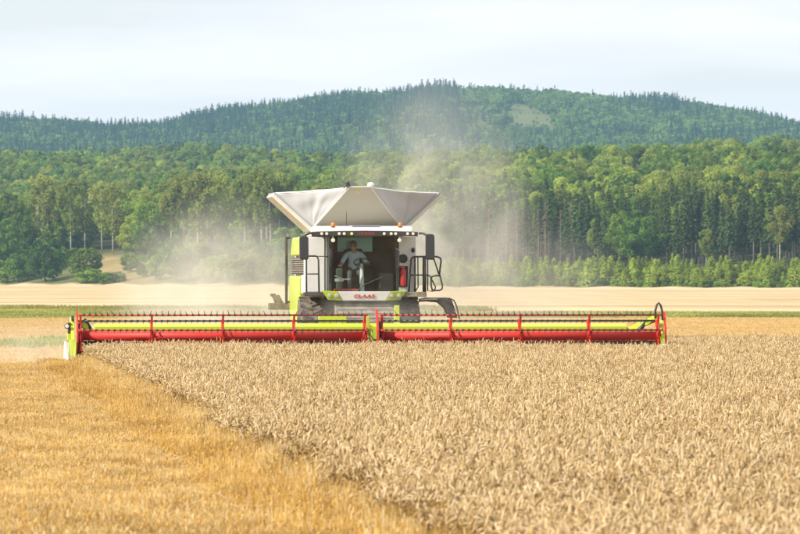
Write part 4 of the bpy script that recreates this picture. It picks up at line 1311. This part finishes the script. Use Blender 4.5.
front = slab(A, -.03, 'tank_front_flap', M['tankgrey'], tank)
for sx in (0, 1):
    e0, e1 = (A[0], A[3]) if sx == 0 else (A[1], A[2])
    t = MB(); t.tube([e0 + Vector((0, -.015, .01)), e1 + Vector((0, -.02, 0))], .018, 6); t.build('edge_strip', M['cream'], front)
t = MB(); t.tube([A[3] + Vector((-.02, -.02, .01)), A[2] + Vector((.02, -.02, .01))], .018, 6); t.build('edge_strip', M['cream'], front)
for i in range(5):
    t = MB(); x = -.84 + .42 * i; t.box(x - .05, x + .05, YF - .10, YF - .02, ZB - .02, ZB + .03); t.build('hinge', M['steel'], front, bevel=.006)
B = [Vector((HW, YB, ZB)), Vector((-HW, YB, ZB)), Vector((-.3, 8.5, 4.22)), Vector((.3, 8.5, 4.22))]
slab(B, -.03, 'tank_rear_flap', M['tankgrey'], tank)
FL = {}
for sx in (-1, 1):
    p = [Vector((sx * HW, YF, ZB)), Vector((sx * HW, YB, ZB)), Vector((sx * 1.95, YB - .1, 4.14)), Vector((sx * 1.95, YF + .15, 4.14))]
    FL[sx] = p
    n = Vector((sx * .83, 0, -.91)).normalized() * .11
    t = MB(); t.hexa([p[0], p[1], p[2], p[3], p[0] + n, p[1] + n, p[2] + n, p[3] + n]); fl = t.build('tank_side_flap', M['cream'], tank, bevel=.012)
    t = MB(); t.tube([p[0] + Vector((sx * .02, -.02, .02)), p[3] + Vector((0, -.02, 0))], .022, 6); t.tube([p[3] + Vector((0, -.02, 0)), p[2]], .018, 6); t.build('fabric_trim', M['trim'], fl)


def gusset(base, ea, eb, sag, bulge, seed):
    random.seed(seed)
    U, V = 22, 14
    t = MB()
    n = (ea - base).cross(eb - base).normalized()
    if n.y > 0 and base.y < 6: n = -n
    ph = random.uniform(0, 6)
    for j in range(V + 1):
        v = (j + .001) / V
        for i in range(U + 1):
            u = i / U
            p = base + (ea - base) * (v * (1 - u)) + (eb - base) * (v * u)
            e = math.sin(math.pi * u)
            rip = (1 - .75 * v ** 4) * (.045 * math.sin(u * 15 + ph + 2.5 * v) + .03 * math.sin(u * 31 + v * 4)) * v * e + .022 * math.sin(v * 13 + u * 5 + ph) * e * v
            p = p + n * (rip + bulge * e * v) + Vector((0, 0, -sag * e * v * v))
            t.v.append(tuple(p))
    for j in range(V):
        for i in range(U):
            t.f.append((j * (U + 1) + i, j * (U + 1) + i + 1, (j + 1) * (U + 1) + i + 1, (j + 1) * (U + 1) + i)); t.m.append(0)
    o = t.build('fabric_gusset', M['fabric'], tank, smooth=True)
    s_ = o.modifiers.new('thickness', 'SOLIDIFY'); s_.thickness = .008
    tp = t.v[-(U + 1):]
    e = MB(); e.tube(tp[::2] if len(tp) % 2 else tp, .016, 5); e.build('fabric_hem', M['gps'], o)


for sx in (-1, 1):
    gusset(A[0] if sx < 0 else A[1], A[3] if sx < 0 else A[2], FL[sx][3], .06, -.10, 5 + sx)
    gusset(B[1] if sx < 0 else B[0], B[2] if sx < 0 else B[3], FL[sx][2], .06, .05, 9 + sx)
fd = (A[3] - A[0]); fn = (A[1] - A[0]).cross(A[3] - A[0]).normalized()
cpt = (A[2] + A[3]) / 2 * .9 + (A[0] + A[1]) / 2 * .1 + fn * .002
dn = ((A[2] + A[3]) / 2 - (A[0] + A[1]) / 2).normalized()
t = MB(); e1 = Vector((.03, 0, 0)); e2 = dn * .045
t.hexa([cpt - e1 - e2 + Vector((-.05, 0, 0)), cpt + e1 - e2 + Vector((-.05, 0, 0)), cpt + e1 + e2 + Vector((-.05, 0, 0)), cpt - e1 + e2 + Vector((-.05, 0, 0))] + [q + fn * .006 + Vector((-.05, 0, 0)) for q in (cpt - e1 - e2, cpt + e1 - e2, cpt + e1 + e2, cpt - e1 + e2)])
t.build('warning_sticker', M['yellow'], tank)
t = MB(); t.lathe([(0, .11), (.05, .105), (.085, .07), (.085, .03), (.06, 0), (0, 0)], (.25, 4.27, 4.27), 'z', 16); t.build('satellite_receiver', M['gps'], tank, smooth=True)
t = MB(); t.box(-.34, -.24, 4.2, 4.3, 4.27, 4.34); t.ball((-.30, 4.22, 4.37), (.05, .05, .04)); t.tube([(-.40, 4.25, 4.25), (-.33, 4.25, 4.30)], .02, 5); t.build('tank_camera', M['dark'], tank)

# --- cab
t = MB()
t.box(-.80, .80, 3.04, 4.85, 1.62, 1.76)            # floor
t.box(-.80, .80, 4.78, 4.85, 1.76, 2.75); t.box(-.80, -.5, 4.78, 4.85, 2.75, 3.2); t.box(.32, .80, 4.78, 4.85, 2.75, 3.2); t.box(-.5, .32, 4.78, 4.85, 3.10, 3.2)
t.box(-.82, -.79, 3.5, 4.85, 1.76, 3.2); t.box(.79, .82, 3.5, 4.85, 1.76, 3.2)
cab = t.build('cab', M['cabin_grey'], root)
for sx in (-1, 1):
    t = MB(); t.hexa([(sx * .76, 3.0, 1.80), (sx * .81, 3.0, 1.80), (sx * .81, 3.10, 1.80), (sx * .76, 3.10, 1.80), (sx * .72, 2.93, 3.16), (sx * .81, 2.93, 3.16), (sx * .81, 3.03, 3.16), (sx * .72, 3.03, 3.16)]); t.build('front_pillar', M['black'], cab)
    t = MB(); t.box(sx * .815 - .008, sx * .815 + .008, 3.12, 3.49, 1.8, 3.15); t.build('side_window', M['glass'], cab)
    t = MB(); s_ = sx
    t.tube([(s_ * .73, 2.97, bz(249)), (s_ * .78, 2.88, bz(249.5)), (s_ * .80, 2.88, bz(251)), (s_ * .80, 2.9, bz(266)), (s_ * .78, 2.9, bz(268)), (s_ * .73, 2.98, bz(268.5))], .018, 7); t.build('grab_handle', M['black'], cab, smooth=True)
t = MB(); N_ = 10
for j in range(7):
    for i in range(N_ + 1):
        u = -1 + 2 * i / N_; f = j / 6
        t.v.append((u * (.765 - .04 * f), 2.955 - .06 * f - .06 * (1 - u * u), 1.80 + 1.36 * f))
for j in range(6):
    for i in range(N_):
        t.f.append((j * 11 + i, j * 11 + i + 1, (j + 1) * 11 + i + 1, (j + 1) * 11 + i)); t.m.append(0)
t.build('windscreen', M['glass'], cab, smooth=True)
t = MB(); t.box(-.5, .32, 4.76, 4.775, 2.75, 3.10); t.build('rear_window', M['teal'], cab)
t = MB(); t.prism([(2.86, 3.205), (4.95, 3.205), (4.95, 3.30), (4.4, 3.345), (3.2, 3.345), (2.9, 3.31)], 'x', -1.13, 1.13); roof = t.build('roof', M['white'], cab, bevel=.03)
t = MB(); t.box(-.3, .38, 2.98, 3.5, 3.344, 3.362); t.build('roof_hatch', M['trim'], roof, bevel=.01)
t = MB()
prof = [(-1.24, 3.205), (-1.24, 3.10), (-.95, 3.11), (0, 3.09), (.95, 3.11), (1.24, 3.10), (1.24, 3.205), (.6, 3.225), (0, 3.235), (-.6, 3.225)]
t.prism(prof, 'y', 2.78, 2.856); lb = t.build('light_bar', M['black'], cab, bevel=.012)
for i, px in enumerate((319.5, 324.5, 337, 342, 349.5, 382, 389, 393.5, 405.5, 411)):
    t = MB(); t.lathe([(0, -.022), (.03, -.018), (.036, -.004), (.036, .01)], (bx(px), 2.78, bz(233.8)), 'y', 14)
    t.build('work_lamp', M['lamp_yellow'] if i == 4 else M['lamp'], lb)
for px in (330.8, 397.2):
    t = MB(); t.tube([(bx(px), 2.84, 3.11), (bx(px), 2.82, 3.06)], .016, 6); t.lathe([(0, -.05), (.045, -.045), (.05, .0), (.035, .05), (0, .05)], (bx(px), 2.82, bz(240.3)), 'y', 12)
    t.build('hanging_lamp', M['lamp'], lb)
for px in (331.2, 398.4):
    t = MB(); t.lathe([(.055, 0), (.055, .02), (.03, .025)], (bx(px), 2.95, 3.31), 'z', 14); bc = t.build('beacon', M['black'], roof)
    t = MB(); t.lathe([(.048, .02), (.05, .06), (.042, .095), (.02, .112), (0, .114)], (bx(px), 2.95, 3.31), 'z', 14); t.build('beacon_lens', M['amber'], roof, smooth=True)
t = MB(); t.tube([(bx(346), 3.4, 3.33), (bx(346), 3.4, 3.68)], [.012, .006], 6); t.build('radio_antenna', M['black'], roof)
# mirrors on arms
for sx, xa, xb, xc in ((-1, bx(312), bx(303), bx(301.3)), (1, bx(417), bx(424), bx(427.5))):
    t = MB(); t.tube([(xa, 2.83, 3.17), ((xa + xb) / 2, 2.78, 3.17), (xb, 2.72, 3.13), (xc, 2.70, 3.08)], .026, 7); ma = t.build('mirror_arm', M['black'], cab, smooth=True)
    t = MB(); z0, z1 = bz(260), bz(236 if sx < 0 else 234); wv = .105
    t.prism([(xc - wv * .8, z0 + .01), (xc - wv, z0 + .06), (xc - wv, z1 - .05), (xc - wv * .7, z1), (xc + wv * .7, z1), (xc + wv, z1 - .05), (xc + wv * 1.05, z0 + .06), (xc + wv * .85, z0)], 'y', 2.66, 2.78)
    t.build('mirror', M['mirror'], cab, bevel=.025)
# fascia
t = MB(); yF = 2.86
t.hexa([(-.50, yF + .05, 1.60), (.50, yF + .05, 1.60), (.50, 3.03, 1.60), (-.50, 3.03, 1.60), (-.62, yF, 1.815), (.62, yF, 1.815), (.62, 3.03, 1.815), (-.62, 3.03, 1.815)])
fas = t.build('fascia', M['white'], cab, bevel=.012)
for sx in (-1, 1):
    q = [(.503, yF + .05, 1.60), (.84, yF + .09, 1.62), (.84, 3.03, 1.62), (.503, 3.03, 1.60), (.623, yF, 1.815), (1.0, yF + .04, 1.835), (1.0, 3.03, 1.835), (.623, 3.03, 1.815)]
    q = [(sx * a, b, c) for a, b, c in q]
    if sx < 0: q = [q[i] for i in (1, 0, 3, 2, 5, 4, 7, 6)]
    t = MB(); t.hexa(q); t.build('fascia_wing', M['lime'], cab, bevel=.012)
    for xx in (.64, .81):
        t = MB(); t.lathe([(0, -.03), (.04, -.026), (.052, -.008), (.052, .03)], (sx * xx, 2.885, 1.715), 'y', 14); t.build('headlamp', M['lamp_dark'], cab)
t = MB(); t.tube([(-.15, 2.90, 1.83), (-.05, 2.86, 1.95), (.42, 2.83, 2.16)], .012, 5); t.build('wiper', M['black'], cab)
# cab interior
t = MB(); t.box(-.42, .12, 3.75, 4.3, 2.03, 2.18); t.hexa([(-.40, 4.22, 2.18), (.10, 4.22, 2.18), (.10, 4.36, 2.18), (-.40, 4.36, 2.18), (-.36, 4.36, 2.82), (.06, 4.36, 2.82), (.06, 4.46, 2.82), (-.36, 4.46, 2.82)]); t.box(-.3, 0, 3.85, 4.2, 1.76, 2.03); t.build('driver_seat', M['seat'], cab, bevel=.04)
t = MB(); t.box(-.62, -.46, 3.5, 4.2, 1.765, 2.36); t.build('armrest_console', M['cabin_grey'], cab, bevel=.03)
t = MB(); t.box(.40, .74, 3.6, 4.6, 1.765, 2.25); t.build('side_cabinet', M['cabin_grey'], cab, bevel=.03)
t = MB(); t.box(-.7, -.12, 3.15, 3.28, 1.765, 1.88); t.build('reflection_box', M['reflection_red'], cab, bevel=.02)  # header's red reflection in the windscreen, put in as a red box
t = MB(); t.tube([(-.02, 3.36, 1.76), (-.02, 3.44, 2.1), (-.02, 3.56, 2.46)], [.06, .05, .035], 8); t.build('steering_column', M['cabin_pale'], cab)
t = MB(); wc = Vector((-.01, 3.60, 2.50)); wnv = Vector((0, .45, .9)).normalized(); wa = Vector((1, 0, 0)); wb = wnv.cross(wa)
t.tube([wc + (wa * math.cos(q) + wb * math.sin(q)) * .19 for q in [6.2832 * i / 20 for i in range(21)]], .016, 6)
for q in (.5, 2.6, 4.7): t.tube([wc - wnv * .04, wc + (wa * math.cos(q) + wb * math.sin(q)) * .19], .012, 5)
t.ball(tuple(wc - wnv * .03), .05); t.build('steering_wheel', M['black'], cab, smooth=True)
t = MB(); t.box(-.66, -.46, 3.35, 3.42, 2.05, 2.12); t.tube([(-.66, 3.40, 2.18), (-.45, 3.42, 2.10), (-.3, 3.44, 2.10)], .018, 6); t.build('monitor', M['cabin_pale'], cab)
t = MB(); t.box(.02, .34, 4.5, 4.7, 1.765, 2.35); t.build('cool_box', M['cabin_grey'], cab, bevel=.02)


# --- lettering
def lettering(txt, x, y, z, width, height, parent, mat, name, off=.03):
    cu = bpy.data.curves.new(name, 'FONT'); cu.body = txt; cu.align_x = 'CENTER'; cu.align_y = 'CENTER'; cu.offset = off; cu.extrude = .01; cu.space_character = 1.08
    ob = bpy.data.objects.new('tmp', cu); COL.objects.link(ob)
    dg = bpy.context.evaluated_depsgraph_get(); me = bpy.data.meshes.new_from_object(ob.evaluated_get(dg))
    bpy.data.objects.remove(ob)
    co = np.array([v.co for v in me.vertices]); mn, mx_ = co.min(0), co.max(0)
    for v in me.vertices:
        u = (v.co.x - mn[0]) / (mx_[0] - mn[0]) - .5; q = (v.co.y - mn[1]) / (mx_[1] - mn[1]) - .5
        v.co = (x + u * width, y - (v.co.z - mn[2]) * .3 + q * -.0, z + q * height)
    me.materials.clear(); me.materials.append(mat)
    return put(name, me, parent)


cl = lettering('CLAAS', 0, 0, 0, .49, .085, cab, M['red'], 'brand_lettering')
cl.rotation_euler = (math.atan2(.05, .215), 0, 0); cl.location = (0, 2.883 - .006, 1.705)
lettering('LEXION', bx(366.5) - .05, 2.779, 3.165, .36, .048, lb, M['extinguisher'], 'model_lettering', .005)

# ------------------------------------------------------------------ driver
drv = bpy.data.meshes.new('person')
V, E, RAD, LAB = [], [], [], []


def jt(p, r, lab, par=None):
    V.append(p); RAD.append(r); LAB.append(lab)
    if par is not None: E.append((par, len(V) - 1))
    return len(V) - 1


cx, cy = -.16, 3.98
pel = jt((cx, cy + .08, 2.25), (.15, .12), 'trousers')
wai = jt((cx, cy + .10, 2.40), (.15, .11), 'shirt', pel)
che = jt((cx, cy + .10, 2.58), (.17, .12), 'shirt', wai)
shl = jt((cx, cy + .11, 2.69), (.13, .09), 'shirt', che)
nek = jt((cx - .005, cy + .09, 2.775), (.055, .055), 'skin', shl)
jaw = jt((cx - .015, cy + .055, 2.83), (.066, .075), 'skin', nek)
hed = jt((cx - .02, cy + .06, 2.895), (.076, .092), 'skin', jaw)
top = jt((cx - .02, cy + .07, 2.965), (.06, .075), 'skin', hed)
nos = jt((cx - .045, cy - .045, 2.868), (.014, .018), 'skin', hed)
for sx in (-1, 1):
    ear = jt((cx - .02 + sx * .082, cy + .075, 2.875), (.012, .022), 'skin', hed)
    s0_ = jt((cx + sx * .19, cy + .10, 2.67), (.075, .075), 'shirt', shl)
    if sx < 0:
        el = jt((cx - .31, cy - .02, 2.46), (.055, .055), 'shirt', s0_); wr = jt((cx - .35, cy - .22, 2.42), (.037, .034), 'skin', el); pa = jt((cx - .355, cy - .30, 2.43), (.042, .026), 'skin', wr)
        fdir = Vector((0, -1, -.25)).normalized(); side = Vector((1, 0, 0)); dnn = Vector((0, -.2, -1))
    else:
        el = jt((cx + .30, cy - .02, 2.45), (.055, .055), 'shirt', s0_); wr = jt((cx + .31, cy - .24, 2.47), (.037, .034), 'skin', el); pa = jt((cx + .31, cy - .315, 2.50), (.026, .042), 'skin', wr)
        fdir = Vector((-.45, -.8, .2)).normalized(); side = Vector((0, .35, .9)).normalized(); dnn = Vector((-.8, .5, -.2))
    pv_ = Vector(V[pa])
    for kf in range(4):
        off = side * (-.03 + .02 * kf); L = (.028, .034, .032, .025)[kf]
        b0 = jt(tuple(pv_ + off + fdir * .02), (.0095, .0095), 'skin'); b1 = jt(tuple(pv_ + off + fdir * (.02 + L)), (.009, .009), 'skin', b0); b2 = jt(tuple(pv_ + off + fdir * (.02 + L * 1.4) + dnn * L * .8), (.008, .008), 'skin', b1)
    b0 = jt(tuple(pv_ - side * .028 - fdir * .02), (.011, .011), 'skin'); b1 = jt(tuple(pv_ - side * .055 + fdir * .008), (.010, .010), 'skin', b0); b2 = jt(tuple(pv_ - side * .06 + fdir * .035 + dnn * .01), (.009, .009), 'skin', b1)
    hp = jt((cx + sx * .1, cy + .02, 2.25), (.095, .09), 'trousers', pel); kn = jt((cx + sx * .14, cy - .42, 2.24), (.066, .066), 'trousers', hp); an = jt((cx + sx * .14, cy - .50, 1.86), (.045, .045), 'trousers', kn); ft = jt((cx + sx * .145, cy - .64, 1.80), (.036, .03), 'trousers', an)
drv.from_pydata(V, E, [])
po = bpy.data.objects.new('person', drv); COL.objects.link(po)
sk = po.modifiers.new('skin', 'SKIN')
lay = drv.skin_vertices[0].data if drv.skin_vertices else None
if lay is None:
    b_ = bmesh.new(); b_.from_mesh(drv); b_.verts.layers.skin.verify(); b_.to_mesh(drv); b_.free(); lay = drv.skin_vertices[0].data
for i, r_ in enumerate(RAD):
    lay[i].radius = r_
    lay[i].use_root = False
seen = set()
adj = {i: [] for i in range(len(V))}
for a_, b_ in E: adj[a_].append(b_); adj[b_].append(a_)
for i in range(len(V)):
    if i in seen: continue
    lay[i].use_root = True
    st = [i]
    while st:
        q = st.pop()
        if q in seen: continue
        seen.add(q); st += adj[q]
su = po.modifiers.new('sub', 'SUBSURF'); su.levels = 2; su.render_levels = 2
dg = bpy.context.evaluated_depsgraph_get()
bme = bpy.data.meshes.new_from_object(po.evaluated_get(dg))
bpy.data.objects.remove(po)
bme.materials.clear()
order = ['shirt', 'skin', 'trousers']
for k in order: bme.materials.append(M[k])
segs = [(Vector(V[a_]), Vector(V[b_]), LAB[b_]) for a_, b_ in E]
for p in bme.polygons:
    c = p.center; best = None
    for a_, b_, lb_ in segs:
        ab = b_ - a_; tt = max(0, min(1, (c - a_).dot(ab) / max(ab.length_squared, 1e-9))); dd = (c - (a_ + ab * tt)).length
        if best is None or dd < best[0]: best = (dd, lb_, tt)
    p.material_index = order.index(best[1]); p.use_smooth = True
person = put('person', bme)
person.matrix_world = RW
tag(person, 'driver in a blue shirt and dark cap seated at the wheel inside the cab', 'person')
t = MB(); hc = Vector((cx - .02, cy + .065, 2.93))
t.ball(tuple(hc + Vector((0, .008, .012))), (.088, .104, .075), 14, 8); t.prism([(-.07, 0), (.07, 0), (.05, -.07), (-.05, -.07)], 'z', 0, .01)
for i in range(len(t.v) - 8, len(t.v)):
    x_, y_, z_ = t.v[i]; t.v[i] = (hc.x + x_ - .012, hc.y - .088 + y_, hc.z + .012 + z_)
t.build('cap', M['hair'], person, smooth=True)
t = MB(); t.box(hc.x - .075, hc.x - .01, hc.y - .105, hc.y - .088, 2.872, 2.9); t.box(hc.x + .0, hc.x + .06, hc.y - .105, hc.y - .088, 2.872, 2.9); t.box(hc.x - .08, hc.x + .07, hc.y - .1, hc.y - .09, 2.893, 2.9); t.build('sunglasses', M['black'], person)


# ------------------------------------------------------------------ dust behind the machine, and the air
def dust(name, label, c, r, dens, seed, col=(0.97, 0.94, 0.84), scale=.6, flat_bottom=True, power=1.0, thr=(.43, .70)):
    m, n, l, out = newmat('dust_volume')
    pv = n.new('ShaderNodeVolumePrincipled'); pv.inputs['Color'].default_value = (*col, 1); pv.inputs['Anisotropy'].default_value = 0.0
    t = n.new('ShaderNodeTexCoord')
    dv = n.new('ShaderNodeVectorMath'); dv.operation = 'DIVIDE'; dv.inputs[1].default_value = r; l.new(t.outputs['Object'], dv.inputs[0])
    ln = n.new('ShaderNodeVectorMath'); ln.operation = 'LENGTH'; l.new(dv.outputs[0], ln.inputs[0])
    fo = n.new('ShaderNodeMapRange'); fo.interpolation_type = 'SMOOTHSTEP'; fo.inputs[1].default_value = 1.0; fo.inputs[2].default_value = 0.1; l.new(ln.outputs['Value'], fo.inputs[0])
    ad = n.new('ShaderNodeVectorMath'); ad.operation = 'ADD'; ad.inputs[1].default_value = (seed * 3.7, seed * 1.3, seed); l.new(t.outputs['Object'], ad.inputs[0])
    z = n.new('ShaderNodeTexNoise'); z.inputs['Scale'].default_value = scale; z.inputs['Detail'].default_value = 5; z.inputs['Roughness'].default_value = .6; z.inputs['Distortion'].default_value = .8; l.new(ad.outputs[0], z.inputs['Vector'])
    mr = n.new('ShaderNodeMapRange'); mr.inputs[1].default_value = thr[0]; mr.inputs[2].default_value = thr[1]; mr.inputs[3].default_value = .10; mr.inputs[4].default_value = 1.0; l.new(z.outputs['Fac'], mr.inputs[0])
    a = n.new('ShaderNodeMath'); a.operation = 'MULTIPLY'; l.new(fo.outputs[0], a.inputs[0]); l.new(mr.outputs[0], a.inputs[1])
    b = n.new('ShaderNodeMath'); b.operation = 'MULTIPLY'; b.inputs[1].default_value = dens; l.new(a.outputs[0], b.inputs[0])
    l.new(b.outputs[0], pv.inputs['Density']); l.new(pv.outputs[0], out.inputs['Volume'])
    mb = MB(); mb.box(-r[0], r[0], -r[1], r[1], max(-r[2], .05 - c[2]), r[2])
    o = mb.build(name, m); o.location = c
    m.cycles.volume_step_rate = 1.0
    tag(o, label, 'dust', kind='stuff')
    return o


dust('dust_cloud', 'beige dust plume rising high on the right of the harvester', (.8, 152.0, 2.8), (3.1, 4.0, 5.0), .50, 1)
dust('dust_cloud', 'beige dust cloud low over the field on the left of the harvester', (-4.4, 151.5, 1.5), (3.2, 4.0, 3.0), .74, 5)
dust('dust_cloud', 'faint dust drifting over the young trees far right of the plume', (3.6, 153.0, 1.6), (2.5, 3.5, 2.3), .20, 7)
dust('dust_cloud', 'thin dust swirling around the feeder under the cab', (-.7, 142.9, 1.15), (2.3, 1.1, .8), .75, 3, scale=1.2)
dust('dust_cloud', 'thin dust lying over the stubble by the left header end', (-8.6, 147.5, .35), (4.2, 6.0, .95), .22, 4)


def haze():
    m, n, l, out = newmat('haze_volume')
    pv = n.new('ShaderNodeVolumePrincipled'); pv.inputs['Color'].default_value = (0.40, 0.68, 1.0, 1); pv.inputs['Density'].default_value = 6.8e-5; pv.inputs['Anisotropy'].default_value = 0.0
    l.new(pv.outputs[0], out.inputs['Volume'])
    mb = MB(); mb.box(-1510, 1510, -130, 6990, -1.0, 190)
    tag(mb.build('haze', m), 'pale summer haze in the air', kind='stuff')


haze()
